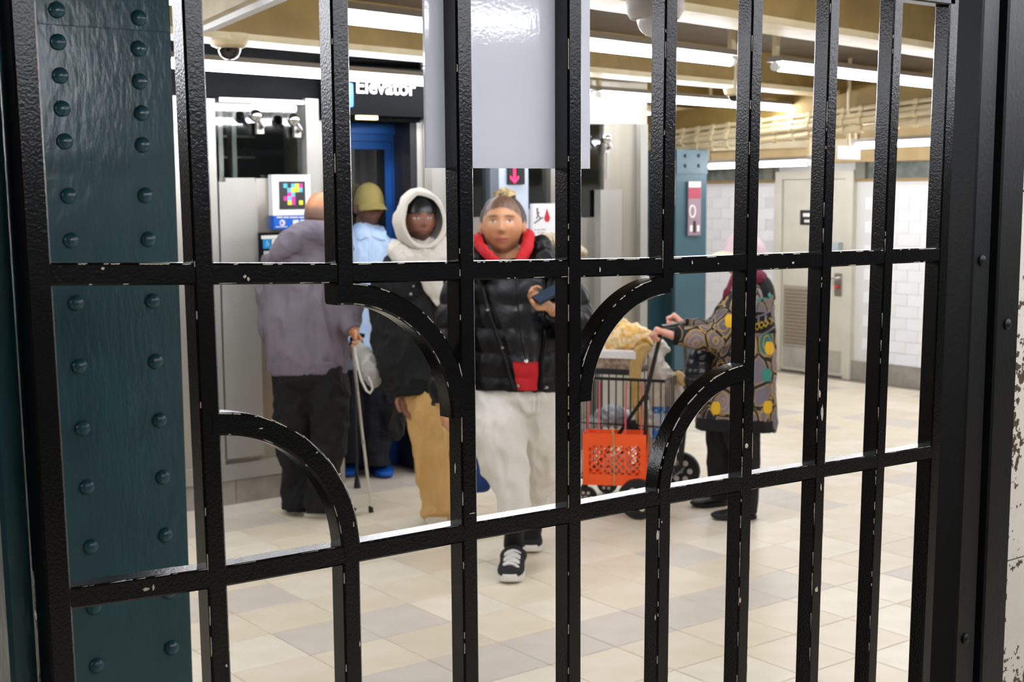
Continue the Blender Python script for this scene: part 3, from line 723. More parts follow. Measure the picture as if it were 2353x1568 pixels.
# chrome ball fixtures
for px, py, lb, arm in ((587, 266, 'chrome ball fixture left in the elevator glazing', 1), (674, 275, 'chrome ball fixture right in the elevator glazing', 1), (1393, 318, 'chrome ball fixture on an arm at the elevator corner', 2)):
    c = on_y(px, py, YF-.07)
    t = thing('ball_fixture', c, lb, 'fixture', 'chrome ball fixtures on the elevator')
    MB().ball(c, .034, 20, 14).build('ball', m_chrome, t, True)
    MB().tube([c+Vector((.01, .0, -.01)), c+Vector((.045, .01, -.05)), c+Vector((.05, .05, -.06))], .014, 10).build('arm', m_chrome, t, True)
    MB().box(c+Vector((.03, .045, -.09)), c+Vector((.07, .068, -.03))).build('wall_plate', m_steel, t)
    if arm == 2: MB().tube([c+Vector((.05, .05, -.06)), c+Vector((.055, .055, -.25))], .006, 6).build('conduit', m_steel_l, t)

# ---------------------------------------------------------------- cameras on the ceiling
def dome(c, s, lb, cham, dmat):
    t = thing('dome_camera', c, lb, 'camera', 'ceiling dome cameras')
    MB().lathe(c, (0, 0, 1), [(.05*s, -.0), (.075*s, .012*s), (.09*s, .05*s), (.09*s, .06*s)], 22).build('housing', cham, t, True)
    MB().lathe(c, (0, 0, 1), [(0, -.046*s), (.02*s, -.043*s), (.036*s, -.032*s), (.046*s, -.014*s), (.05*s, .002*s), (.05*s, .01*s)], 22).build('dome', dmat, t, True)
    MB().tube([c+Vector((0, 0, .06*s)), Vector((c.x, c.y, CEIL-.001 if s < 1 else BEAM+.0))], .013*s, 10).build('stem', cham, t)
    return t
dome(at(527, 112, depth(oA)*1.01), 1.05, 'dark dome camera under the beam left of the elevator sign', m_cream, m_smoke)
dome(at(1688, 221, 8.6), .8, 'small dark dome camera far back under the ceiling', m_cream, m_smoke)
c = at(1505, 34, 3.9); bc = thing('bullet_camera', c, 'large white camera housing at top right of the hanging panel', 'camera')
MB().lathe(c, (.0, .0, 1), [(.035, -.018), (.07, -.012), (.084, .01), (.086, .03), (.07, .09), (.065, .10)], 26).build('housing', m_plastic_g, bc, True)
MB().ball(c+Vector((0, 0, -.012)), .052, 20, 14).build('dome', M('dome_white', '#d8d6d4', .2), bc, True)
MB().ball(c+Vector((.012, -.012, -.022)), .044, 16, 12).build('lens_bubble', m_smoke, bc, True)
MB().tube([c+Vector((0, 0, .1)), Vector((c.x, c.y, CEIL-.001))], .05, 12).build('stem', m_plastic_g, bc)

du = thing('ceiling_duct', at(520, 18, 4.6), 'cream box duct under the ceiling at top left beside the gate bar', 'duct')
d0, d1 = at(440, 60, 5.0), at(600, -24, 4.2); d1.z = d0.z
MB().prism([d0+Vector((0, 0, 0)), d0+RH_*.12, d0+RH_*.12+Vector((0, 0, .09)), d0+Vector((0, 0, .09))], d1-d0).build('duct_body', m_cream, du)
MB().prism([d0+RH_*.04-Vector((0, 0, .02)), d0+RH_*.08-Vector((0, 0, .02)), d0+RH_*.08, d0+RH_*.04], d1-d0).build('lower_strip', m_white, du)
for k_ in (.2, .8):
    q = d0+(d1-d0)*k_+RH_*.05; MB().box(q+Vector((0, 0, .09)), Vector((q.x+.03, q.y+.03, CEIL-.001))).build('hanger', m_cream, du)
# ---------------------------------------------------------------- far column, conduits
k = thing('far_column', on_z(1585, 925), 'teal steel column beyond the shopping cart with a small maroon sign', 'column')
kc = k.location; kz = at(1588, 346, depth(kc)).z
sx = depth(kc)/CAM_F
hw_ = .165
MB().box((kc.x-hw_, kc.y-.0, 0), (kc.x+hw_, kc.y+.03, kz)).build('front_flange', m_teal2, k)
MB().box((kc.x-.012, kc.y+.03, 0), (kc.x+.012, kc.y+.28, kz)).build('web', m_teal2, k)
MB().box((kc.x-hw_, kc.y+.28, 0), (kc.x+hw_, kc.y+.31, kz)).build('back_flange', m_teal2, k)
MB().box((kc.x-hw_, kc.y-.01, fZ(1588, 400, kc.y)), (kc.x+hw_, kc.y, kz)).build('cap_plate', m_teal2, k)
for px, py in ((1575, 358), (1606, 358), (1575, 381), (1606, 381)):
    p = on_y(px, py, kc.y-.01); MB().lathe(p, (0, -1, 0), [(.016, 0), (.013, .008), (0, .012)], 10).build('rivet', M('rivet_dark_teal', '#1d3842', .4), k)
ms = thing('column_sign', on_y(1590, 480, kc.y-.01), 'narrow maroon and grey upright sign on the far teal column', 'sign')
yk = kc.y
def kb(px0, py0, px1, py1, y0, y1, nm, mt, par): return fb(px0, py0, px1, py1, y0, y1, nm, mt, par, yk)
kb(1577, 417, 1606, 541, -.022, -.01, 'plate', M('sign_mauve', '#8c7480', .5), ms)
kb(1578, 418, 1605, 430, -.024, -.022, 'white_band', m_letter, ms)
kb(1578, 432, 1605, 456, -.024, -.022, 'maroon_block', M('maroon_print', '#a0324a', .5), ms)
c = on_y(1591, 486, yk-.024); MB().tube([c+Vector((.03*math.cos(a*.524), 0, .045*math.sin(a*.524))) for a in range(12)], .006, 5, True).build('white_ring', m_letter, ms)
kb(1588, 508, 1594, 535, -.024, -.022, 'dark_glyph', m_blackp, ms)
kb(1581, 518, 1586, 532, -.024, -.022, 'white_glyph', m_letter, ms); kb(1597, 518, 1602, 532, -.024, -.022, 'white_glyph', m_letter, ms)

# low girder and conduits over the far side
gA, gB = at(1470, 352, 10.9), at(2330, 252, 8.9)
gd = (gB-gA); gn = Vector((-gd.y, gd.x, 0)).normalized()
gi = thing('low_girder', gA, 'low cream girder over the far right corner carrying conduits', 'beam')
MB().prism([gA+Vector((0, 0, .02)), gA+gn*.14+Vector((0, 0, .02)), gA+gn*.14+Vector((0, 0, .10)), gA+Vector((0, 0, .10))], gd).build('lower_flange', m_cream, gi)
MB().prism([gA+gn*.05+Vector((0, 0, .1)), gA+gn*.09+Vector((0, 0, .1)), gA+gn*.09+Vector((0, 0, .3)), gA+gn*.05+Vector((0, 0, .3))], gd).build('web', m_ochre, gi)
for n_, (dz_, rr, dn) in enumerate(((-.012, .024, -.03), (.045, .022, -.05), (.085, .02, -.03), (.13, .018, -.02))):
    t = MB().tube([gA-gn*(-dn)+Vector((0, 0, dz_)), gB-gn*(-dn)+Vector((0, 0, dz_))], rr, 8)
    for i in range(1, 22):
        p = gA+gd*(i/22)+gn*dn+Vector((0, 0, dz_)); t.tube([p, p+gd.normalized()*.035], rr*1.35, 8)
    o = t.build('conduit', m_cream, None, True)
    tag(o, ('lowest', 'second lowest', 'second highest', 'highest')[n_]+' cream conduit with couplings along the low girder', 'conduit', 'conduits on the low girder')
p0 = at(1655, 352, 10.8)
jp, jq = at(1925, 366, 9.6), at(1972, 336, 9.75); jb = thing('ceiling_box', (jp+jq)/2, None, None)
MB().box(jp, jq).build('box', M('pale_box', '#c3c2b6', .5), jb); MB().tube([(jp+jq)/2+Vector((0, 0, .03)), Vector(((jp.x+jq.x)/2, (jp.y+jq.y)/2, CEIL-.001))], .014, 8).build('drop_pipe', m_cream, jb); tag(jb, 'pale square box under the ceiling near the service door', 'wall box')
# ================================================================ PEOPLE
from mathutils.bvhtree import BVHTree
def cr(p0, p1, p2, p3, t):
    return tuple(.5*((2*b)+(-a+c)*t+(2*a-5*b+4*c-d)*t*t+(-a+3*b-3*c+d)*t**3) for a, b, c, d in zip(p0, p1, p2, p3))
def limb(mb, D, pts, n=16, sub=4, rnd_ends=(True, True)):
    """closed tube: pts (px, py, depth offset, half width in px, depth/width ratio)"""
    P = [tuple(p)+((1.,) if len(p) == 4 else ()) for p in pts]; Q = []
    for i in range(len(P)-1):
        a = P[max(i-1, 0)]; b = P[i]; c = P[i+1]; d = P[min(i+2, len(P)-1)]
        for s in range(sub): Q.append(cr(a, b, c, d, s/sub))
    Q.append(P[-1])
    C_ = [at(q[0], q[1], D+q[2]) for q in Q]; R_ = [max(q[3], .5)*(D+q[2])/CAM_F for q in Q]
    rs = []; u = None
    for i, c in enumerate(C_):
        t = (C_[min(i+1, len(C_)-1)]-C_[max(i-1, 0)]).normalized()
        w_ = (c-CAM).normalized(); uu = t.cross(w_)
        if uu.length > .25: uu.normalize(); u = uu if (u is None or uu.dot(u) > 0) else -uu
        elif u is None: u = t.orthogonal().normalized()
        u = (u-t*u.dot(t)).normalized(); v = t.cross(u); r = R_[i]; fl = Q[i][4]
        ring = lambda cc, k: [cc+(u*math.cos(2*math.pi*j/n)+v*(math.sin(2*math.pi*j/n)*fl))*(r*k) for j in range(n)]
        if i == 0 and rnd_ends[0]: rs += [ring(c-t*r*.55*min(fl, 1), .35), ring(c-t*r*.35*min(fl, 1), .75)]
        rs.append(ring(c, 1))
        if i == len(C_)-1 and rnd_ends[1]: rs += [ring(c+t*r*.35*min(fl, 1), .75), ring(c+t*r*.55*min(fl, 1), .35)]
    mb.rings(rs)
    return mb
def solid(name, mb, mat, parent, voxel=.008, smooth=3, disp=None, paint=None):
    """fuse the closed volumes of mb into one continuous surface"""
    off = wloc(parent)
    me = mb.mesh('tmp', off); ob = bpy.data.objects.new('tmp', me); col.objects.link(ob)
    r = ob.modifiers.new('r', 'REMESH'); r.mode = 'VOXEL'; r.voxel_size = voxel
    s = ob.modifiers.new('s', 'SMOOTH'); s.iterations = smooth; s.factor = .5
    dg = bpy.context.evaluated_depsgraph_get(); nm = bpy.data.meshes.new_from_object(ob.evaluated_get(dg))
    bpy.data.objects.remove(ob); bpy.data.meshes.remove(me)
    if disp:
        nr = [v.normal.copy() for v in nm.vertices]
        for v, n_ in zip(nm.vertices, nr): v.co += n_*disp(v.co+off)
    for p in nm.polygons: p.use_smooth = True
    if paint:
        ca = nm.color_attributes.new('Col', 'FLOAT_COLOR', 'POINT')
        for v in nm.vertices: ca.data[v.index].color = (*paint(v.co+off, v.normal), 1)
    nm.materials.clear(); nm.materials.append(mat); nm.name = name
    o = bpy.data.objects.new(name, nm); col.objects.link(o); o.parent = parent
    return o
_bvh = {}
def hit(ob, px, py):
    if ob.name not in _bvh:
        _bvh[ob.name] = (BVHTree.FromPolygons([v.co.copy() for v in ob.data.vertices], [tuple(p.vertices) for p in ob.data.polygons]), wloc(ob))
    bv, off = _bvh[ob.name]
    d = ray(px, py).normalized(); p, n_, i, _ = bv.ray_cast(CAM-off, d)
    return (None, None) if p is None else (p+off, n_)
def seam(ob, pts, r, name, mat, parent, sub=5, lift=0.):
    out = []
    for a, b in zip(pts, pts[1:]):
        for s in range(sub):
            t = s/sub; p, n_ = hit(ob, a[0]+(b[0]-a[0])*t, a[1]+(b[1]-a[1])*t)
            if p is not None: out.append(p+n_*lift)
    p, n_ = hit(ob, *pts[-1])
    if p is not None: out.append(p+n_*lift)
    if len(out) < 2: return None
    return MB().tube(out, r, 6).build(name, mat, parent, True)
def patch(ob, rows, name, mat, parent, lift=.006, nx=10, thick=.006, sub=4, wob=0.):
    """cloth panel lying on ob: rows (py, px left, px right)"""
    R_ = []
    for a, b in zip(rows, rows[1:]):
        for s in range(sub): t = s/sub; R_.append(tuple(x+(y-x)*t for x, y in zip(a, b)))
    R_.append(rows[-1]); F = []; Bk = []; last = None
    D_ = None
    for (py, x0, x1) in R_:
        rf = []; rb = []
        for i in range(nx+1):
            px = x0+(x1-x0)*i/nx; p, n_ = hit(ob, px, py)
            if p is None: p = at(px, py, D_) if D_ else None
            else: D_ = depth(p)
            if p is None: p = at(px, py, depth(wloc(ob)))
            n_ = n_ if n_ is not None else -FW
            e = min(i, nx-i)/2; k = lift*min(1, .35+e)
            rf.append(p+n_*(k+wob*noise.noise(p*30))); rb.append(p-n_*thick)
        F.append(rf); Bk.append(rb)
    rings_ = [f+b[::-1] for f, b in zip(F, Bk)]
    return MB().rings(rings_).build(name, mat, parent, True)
def stud(ob, px, py, r, mat, parent, name='snap', h=.004):
    p, n_ = hit(ob, px, py)
    if p is None: return
    return MB().lathe(p-n_*.001, n_, [(r, 0), (r, h*.6), (r*.6, h), (0, h*1.05)], 12).build(name, mat, parent, True)

def head(mb, c, fwd, up=(0, 0, 1), h=.118, wide=1., deep=1., jaw=.30):
    """head with brow, eye sockets, nose, lips, chin and ears; h = half height"""
    f_ = Vector(fwd).normalized(); u = Vector(up); r = f_.cross(u).normalized(); u = r.cross(f_)
    a, b = .66*wide, .82*deep; rs = []; n, m = 64, 48
    for j in range(1, m):
        th = math.pi*j/m; ring = []
        for i in range(n):
            ph = 2*math.pi*i/n; x, y, z = math.sin(th)*math.cos(ph), math.sin(th)*math.sin(ph), -math.cos(th)
            lo = max(0, -z); X, Y, Z = x*a*(1-jaw*lo**1.6), y*b*(1-.16*lo*(1 if y < 0 else .2)), z
            if y < 0 and z > -.3: Y *= 1.12
            if y > 0:
                fr = min(1, y*1.6); g = lambda cx_, cz_, sx_, sz_: math.exp(-((X-cx_)/sx_)**2-((Z-cz_)/sz_)**2)
                nz = 0.
                if -.36 < Z < .2: nz = .21*math.exp(-(X/(.085+.05*max(0, .1-Z)))**2)*max(0, min(1, (.2-Z)/.42))*max(0, min(1, (Z+.36)/.1))
                Y += fr*(nz-.085*(g(-.28, .06, .15, .1)+g(.28, .06, .15, .1))+.035*g(0, .24, .4, .09)+.06*g(0, -.5, .2, .05)+.05*g(0, -.6, .17, .045)-.03*g(0, -.55, .22, .02)+.07*g(0, -.84, .22, .13)+.03*(g(-.38, -.2, .15, .15)+g(.38, -.2, .15, .15)))
            ring.append(Vector(c)+(r*X+f_*Y+u*Z)*h)
        rs.append(ring)
    mb.rings(rs)
    for s in (-1, 1):
        e = Vector(c)+(r*(s*.64*wide)-f_*.06-u*.08)*h
        rr = []
        for j in range(9):
            t = math.pi*(j+.5)/9
            rr.append([e+(f_*(.17*math.sin(t)*math.cos(2*math.pi*i/12))+r*(s*.09*math.sin(t)*math.sin(2*math.pi*i/12)+s*.05)-u*(.27*math.cos(t)))*h for i in range(12)])
        mb.rings(rr)
    return (Vector(c), r, f_, u, h)
def face_paint(fr, skin, lips, brow, beard=None, scalp=None, hair=None):
    c, r, f_, u, h = fr; skin, lips, brow = srgb(skin), srgb(lips), srgb(brow)
    mixc = lambda A, B, k: tuple(x+(y-x)*k for x, y in zip(A, B))
    def paint(p, n_):
        d = p-c
        if d.length > h*1.35: return skin
        x, y, z = d.dot(r)/h, d.dot(f_)/h, d.dot(u)/h; k = skin
        if y > .2:
            g = lambda cx_, cz_, sx_, sz_: math.exp(-((x-cx_)/sx_)**4-((z-cz_)/sz_)**4)
            k = mixc(k, lips, .85*g(0, -.55, .23, .085))
            k = mixc(k, brow, .8*(g(-.28, .23, .17, .045)+g(.28, .23, .17, .045)))
            k = mixc(k, (.75, .72, .7), .85*(g(-.28, .06, .1, .04)+g(.28, .06, .1, .04)))
            k = mixc(k, (.01, .008, .006), .95*(g(-.28, .06, .042, .042)+g(.28, .06, .042, .042)))
            k = mixc(k, brow, .5*(g(-.28, .105, .13, .02)+g(.28, .105, .13, .02)))
        if hair:
            zh = .0+.72*max(0, y)**1.25+.05*noise.noise(p*60)-.75*max(0, -y)
            k = mixc(k, srgb(hair), max(0, min(1, (z-zh)/.10))*(.8+.2*noise.noise(Vector((p.x*150, p.y*150, p.z*30)))))
        if beard:
            k = mixc(k, srgb(beard[0]), beard[1]*max(0, min(1, (-.42-z)/.12))*max(0, min(1, (y+.25)/.2))*(1-.8*math.exp(-(x/.2)**4-((z+.55)/.08)**4)))
        if scalp: k = mixc(k, srgb(scalp[0]), scalp[1]*max(0, min(1, (scalp[2]-z)/.25))*max(0, min(1, (z+.75)/.15))*max(0, min(1, (scalp[3]-y)/.2)))
        return k
    return paint
def hand(mb, w_, d, pn, thumb, curl=.6, s=1., spread=.0205, tw=None):
    """palm plus five jointed fingers: w_ wrist, d towards the knuckles, pn palm normal, thumb = +1/-1 side"""
    d = Vector(d).normalized(); pn = Vector(pn); pn = (pn-d*pn.dot(d)).normalized(); lat = d.cross(pn)*thumb
    w_ = Vector(w_); L = .088*s
    rs = []
    for t, hw, th in ((-.25, .026, .02), (0, .028, .019), (.4, .038, .0165), (.8, .042, .0145), (1., .041, .012), (1.06, .034, .008)):
        c = w_+d*(L*t); rs.append([c+lat*(hw*s*math.cos(2*math.pi*k/14))+pn*(th*s*math.sin(2*math.pi*k/14)) for k in range(14)])
    mb.rings(rs)
    for i, (ln, r) in enumerate(((.072, .0088), (.08, .009), (.074, .0086), (.058, .0078))):
        p = w_+d*(L*(.95-.03*abs(i-1)))+lat*((1.5-i)*spread*s); dv = d.copy(); pts = [p-d*.01*s, p]; rad = [r*s*.9, r*s]
        cu = curl if not isinstance(curl, (tuple, list)) else curl[i]
        ang = 0.
        for j, fr in enumerate((.45, .31, .24)):
            ang += cu*(1.25, 1.5, 1.0)[j]; dv = d*math.cos(ang)+pn*math.sin(ang)
            p = p+dv*(ln*fr*s); pts.append(p); rad.append(r*s*(.95, .86, .72)[j])
        mb.tube(pts, rad, 10)
    tb = w_+d*(L*.28)+lat*(.03*s)
    c1 = min(1, (curl if not isinstance(curl, (tuple, list)) else curl[0]))
    d1 = (d*.55+lat*.75+pn*.35*c1).normalized(); d2 = (d*.85+lat*.25*(1-c1)+pn*.7*c1).normalized()
    d3 = (d*.8-lat*.35*c1+pn*.7*c1).normalized()
    pts = [tb-d1*.015*s, tb, tb+d1*.034*s, tb+d1*.034*s+d2*.03*s, tb+d1*.034*s+d2*.03*s+d3*.024*s]
    mb.tube(pts, [.012*s, .0125*s, .0115*s, .01*s, .008*s], 10)
def skin_mat(name, rough=.5):
    if name in MATS: return MATS[name]
    m = M(name, '#a07050', rough); nt = m.node_tree; a = nt.nodes.new('ShaderNodeVertexColor'); a.layer_name = 'Col'
    b = nt.nodes['Principled BSDF']; nt.links.new(a.outputs[0], b.inputs['Base Color']); b.inputs['Subsurface Weight'].default_value = .08; b.inputs['Subsurface Radius'].default_value = (.02, .008, .004)
    return m
m_skin = skin_mat('skin')
def folds(amp, sx=14, sy=14, sz=5, amp2=0., s2=40, seed=0.):
    o = Vector((seed, seed*1.7, seed*.3))
    def f(p):
        q = Vector((p.x*sx, p.y*sy, p.z*sz))+o
        return 1.15*amp*(1-2.4*abs(noise.noise(q)))-amp*.5+1.3*amp2*noise.noise(p*s2+o)+.6*amp*(1-2*abs(noise.noise(q*2.1+o)))-.3*amp
    return f
def cloth(name, c, rough=.85, var=None, b=(350, .0006), sheen=.0): return M(name, c, rough, var=var, bump=b, sheen=sheen)
def shoe(parent, heel, toe, h, wd, upper, sole_m, label=None, laces=None, sole_h=.022, bulk=1., lace_r=.0042):
    """heel/toe: ground points; upper over a sole"""
    a, b = Vector(heel), Vector(toe); a.z = b.z = 0; t = (b-a); L = t.length; t.normalize(); s = Vector((-t.y, t.x, 0)); up = Vector((0, 0, 1))
    def outline(k, z): # sole outline, widened at the ball
        pts = []
        for i in range(28):
            an = 2*math.pi*i/28; u = .5-.5*math.cos(an); w_ = wd*.5*(abs(math.sin(an))**.62)*(.80+.26*u if u < .75 else .995-.35*(u-.75)**1.)
            w_ = w_ if math.sin(an) >= 0 else -w_
            pts.append(a+t*(L*(.5+(u-.5)*k))+s*(w_*k)+up*(z+(.012*max(0, u-.8)/.2 if z < .01 else .008*max(0, u-.8)/.2)))
        return pts
    sh = MB().rings([outline(.97, 0), outline(1.02, .006), outline(1.02, sole_h*.8), outline(.98, sole_h)]).build('shoe', sole_m, parent, True)
    sh.name = 'shoe'
    secs = [(.03, .42, .9), (.10, .5, 1.0), (.22, .5, .98), (.34, .46, .86), (.46, .46, .70), (.60, .49, .56), (.74, .5, .45), (.86, .46, .38), (.95, .33, .29), (.99, .16, .2)]
    rs = []
    for u, hw, hh in secs:
        c = a+t*(L*u); ring = []
        for i in range(18):
            an = 2*math.pi*i/18; y = math.cos(an)*hw*wd*bulk; z = math.sin(an)
            ring.append(c+s*y*(1 if z < .1 else (1-.32*z))+up*(sole_h*.7+max(0, (z+1)/2)*(h-sole_h*.7)*hh))
        rs.append(ring)
    up_o = solid('upper', MB().rings(rs), upper, sh, .005, 2)
    if laces:
        lm = MB()
        for i in range(6):
            u = .34+.075*i; hh = .76-.9*(u-.40); c = a+t*(L*u)+up*(sole_h*.7+hh*(h-sole_h*.7)+.004)
            pts = [c+s*(k*wd*.27)-up*(.016*abs(k)**2)+t*(.008*k*(1 if i % 2 else -1)) for k in (-1, -.5, 0, .5, 1)]
            lm.tube(pts, lace_r, 6)
        lm.build('laces', laces, sh, True)
    return sh

# ---------------------------------------------------------------- man in the grey hooded top, seen from behind
gr_d = depth(on_z(712, 1188))
P = thing('person', on_z(712, 1188), 'man in a grey hooded top and black trousers standing with his back turned', 'person', 'people by the elevator')
hoodie = cloth('grey_hoodie', '#7c757f', .9, ('#6f6872', 6)); blackc = cloth('black_denim', '#050506', .9, ('#0a0a0c', 9)); 
D = gr_d
torso = [(718, 548, .0, 46, .8), (712, 590, .0, 88, .66), (704, 650, 0, 100, .66), (702, 720, 0, 101, .68), (705, 790, 0, 97, .7), (710, 848, 0, 90, .7)]
legL = [(684, 862, .02, 56, .95), (680, 930, .03, 50, 1), (676, 1010, .05, 44, 1), (682, 1090, .06, 36, 1), (680, 1172, .06, 33, 1.1)]
legR = [(742, 862, 0, 58, .95), (757, 930, -.02, 46, 1), (757, 1010, -.02, 42, 1), (745, 1090, -.02, 37, 1), (733, 1170, -.02, 36, 1.1)]
armR = [(768, 596, -.02, 36), (797, 660, -.03, 35), (803, 715, -.05, 31), (812, 762, -.09, 22)]
armL = [(640, 600, .03, 36), (622, 680, .06, 34), (628, 760, .14, 30), (660, 800, .2, 24)]
body = MB(); thin = lambda L_, k=.64: [(p[0], p[1], p[2], p[3]*k)+tuple(p[4:]) for p in L_]
for L_ in (torso, legL[:-1], legR[:-1], armR, armL): limb(body, D, thin(L_))
hc = at(736, 492, D+.03); fwd = (FW+RT*.35); fwd.z = -.12
fr = head(body, hc, fwd, (0, 0, 1), .112); limb(body, D, [(730, 520, .02, 27), (722, 560, 0, 31)])
hand(body, at(812, 765, D-.09), at(826, 784, D-.12)-at(812, 765, D-.09), -RT+UP*.2, -1, .75, .95)
solid('body', body, m_skin, P, .0045, 1, None, face_paint(fr, '#c98a62', '#a06a5a', '#6a5a50', None, ('#6b5c54', .8, .35, .35)))
mb = MB(); 
for L_ in (torso, armR, armL): limb(mb, D, L_, rnd_ends=(True, False))
ho = solid('hooded_top', mb, hoodie, P, .008, 3, folds(.013, 9, 9, 4, .003, 26, 3.1))
hem = MB(); limb(hem, D, [(709, 832, 0, 93, .72), (710, 862, 0, 88, .74)], rnd_ends=(False, False)); solid('waistband', hem, cloth('grey_rib', '#6c656f'), P, .007, 1, lambda p: .0006*math.sin(math.atan2(p.y-hc.y, p.x-hc.x)*70))
hd = MB(); limb(hd, D, [(622, 600, -.10, 10), (636, 584, -.12, 22), (668, 556, -.13, 30), (710, 535, -.11, 29), (765, 545, -.08, 27), (800, 575, -.03, 18)])
limb(hd, D, [(650, 575, -.06, 30), (700, 565, -.05, 40), (760, 570, -.03, 30)])
solid('hood', hd, hoodie, P, .007, 3, folds(.006, 12, 12, 12, .002, 30, 5))
mb = MB(); limb(mb, D, [(710, 835, 0, 84, .72), (712, 875, 0, 84, .72)]); limb(mb, D, legL, rnd_ends=(True, False)); limb(mb, D, legR, rnd_ends=(True, False))
solid('trousers', mb, blackc, P, .008, 3, folds(.011, 10, 10, 8, .004, 22, 8))
navy = cloth('navy_suede', '#20293c', .8); cream_sole = M('cream_sole', '#cfc8b8', .7); grey_mesh = cloth('grey_shoe_mesh', '#5e6069', .8)
g1 = on_z(668, 1178); shoe(P, on_z(676, 1184), on_z(690, 1150), .085, .1, grey_mesh, cream_sole)
shoe(P, on_z(700, 1188), on_z(822, 1184), .09, .105, navy, cream_sole, laces=M('white_lace', '#e8e6e0', .7))

# white cane and the cloth bag at his hand
cb = on_z(853, 1178); ct = at(809, 792, depth(cb)-.02)
cane = thing('white_cane', cb, 'thin white walking cane held by the grey hooded man', 'cane')
MB().tube([cb+Vector((0, 0, .03)), cb+(ct-cb)*.55, ct], [.0075, .0075, .0085], 10).build('shaft', M('white_cane_paint', '#e0d8c8', .4), cane, True)
MB().tube([ct, ct+(ct-cb).normalized()*.03, ct+(ct-cb).normalized()*.05+RT*.03, ct+(ct-cb).normalized()*.045+RT*.07], [.009, .011, .012, .011], 10).build('handle', m_blackp, cane, True)
MB().lathe(cb, (ct-cb), [(.013, 0), (.013, .02), (.0095, .035)], 12).build('rubber_tip', m_blackp, cane, True)
j = cb+(ct-cb)*.42; MB().lathe(j, (ct-cb), [(.009, -.012), (.0098, 0), (.009, .012)], 12).build('collar', M('cane_collar', '#b9b2a4', .4), cane, True)
bD = gr_d-.16
bg_ = MB(); limb(bg_, bD, [(822, 788, 0, 8, 1), (832, 812, 0, 19, .7), (843, 838, 0, 28, .7), (852, 862, 0, 24, .7)], rnd_ends=(True, False))
limb(bg_, bD, [(850, 846, 0, 26, .7), (858, 868, 0, 24, .6), (856, 886, 0, 12, .5)])
tb_ = thing('cloth_bag', at(845, 890, bD), 'pale grey crumpled cloth bag with a looped strap in his hand', 'bag')
solid('pouch', bg_, cloth('pale_grey_cloth', '#b3b1ad', .85, ('#a3a09a', 12)), tb_, .006, 2, folds(.008, 18, 18, 12, .002, 40, 2))
MB().tube([at(x, y, bD-.05) for x, y in ((815, 798), (822, 840), (830, 872), (842, 898), (850, 904), (856, 895), (853, 878), (846, 866))], .006, 8).build('strap', M('white_strap', '#d8d6d0', .6), tb_, True)

# ---------------------------------------------------------------- man in the olive cap and pale blue shirt
D = depth(on_z(860, 1098))+.02
P = thing('person', on_z(845, 1090), 'man in an olive cap and pale blue shirt with bright blue shoes', 'person', 'people by the elevator')
torso = [(842, 528, 0, 34, .9), (840, 556, 0, 66, .62), (836, 620, 0, 72, .66), (834, 700, 0, 72, .72), (834, 790, 0, 70, .75), (836, 850, 0, 62, .75)]
legL = [(810, 860, 0, 40, 1), (806, 960, 0, 34, 1), (806, 1062, .02, 28, 1.1)]
legR = [(866, 860, 0, 42, 1), (868, 960, -.01, 34, 1), (868, 1070, -.01, 28, 1.1)]
armR = [(895, 566, 0, 26), (912, 650, 0, 27), (915, 740, -.03, 23), (905, 815, -.08, 17)]
armL = [(785, 566, 0, 26), (770, 650, 0, 27), (780, 730, -.06, 22), (812, 790, -.14, 16)]
body = MB()
for L_ in (torso, legL[:-1], legR[:-1], armR, armL): limb(body, D, thin(L_))
hc = at(848, 476, D-.0); fwd = -FW+RT*.5; fwd.z = -.08
fr = head(body, hc, fwd, (0, 0, 1), .118); limb(body, D, [(844, 500, .03, 25), (842, 545, .02, 27)])
hand(body, at(905, 818, D-.08), -UP+RT*.1, -RT, 1, .35); hand(body, at(812, 790, D-.14), -UP*.6-FW*.4, RT, -1, .8)
solid('body', body, m_skin, P, .0048, 1, None, face_paint(fr, '#7c5340', '#7a4a42', '#2a211d', ('#3a2c26', .4)))
shirt = cloth('pale_blue_shirt', '#b4cdea', .8, ('#a6c1e2', 8))
mb = MB()
for L_ in (torso, armR, armL): limb(mb, D, L_, rnd_ends=(True, False))
so = solid('shirt', mb, shirt, P, .008, 3, folds(.008, 12, 12, 6, .003, 24, 6))
for s, pts in ((-1, [(842, 548, 842), (556, 0, 0)]),): pass
patch(so, [(520, 816, 842), (532, 814, 850), (546, 818, 846), (552, 824, 832)], 'collar', shirt, P, .01, 6, .004)
patch(so, [(520, 856, 880), (532, 850, 888), (546, 856, 888), (553, 874, 886)], 'collar', shirt, P, .01, 6, .004)
seam(so, [(849, 552), (848, 600), (846, 700)], .0035, 'button_placket', shirt, P)
mb = MB(); limb(mb, D, [(836, 830, 0, 60, .76), (838, 880, 0, 60, .76)]); limb(mb, D, legL, rnd_ends=(True, False)); limb(mb, D, legR, rnd_ends=(True, False))
solid('trousers', mb, cloth('navy_trousers', '#090d16', .85, ('#0d1220', 8)), P, .008, 3, folds(.009, 10, 10, 7, .003, 24, 9))
bshoe = M('blue_shoe', '#0d5fc4', .45, bump=(60, .002))
shoe(P, on_z(866, 1074), on_z(888, 1102), .1, .115, bshoe, M('blue_sole', '#0b4ea6', .5)); shoe(P, on_z(806, 1072), on_z(800, 1100), .1, .115, bshoe, MATS['blue_sole'])
olive = cloth('olive_canvas', '#8f8148', .8, ('#867842', 10), (200, .0008))
c_, r_, f_, u_, h_ = fr
cp = MB(); rs = []
up_t = (u_*.96-f_*.16).normalized(); ft_ = r_.cross(up_t)*-1
if ft_.dot(f_) < 0: ft_ = -ft_
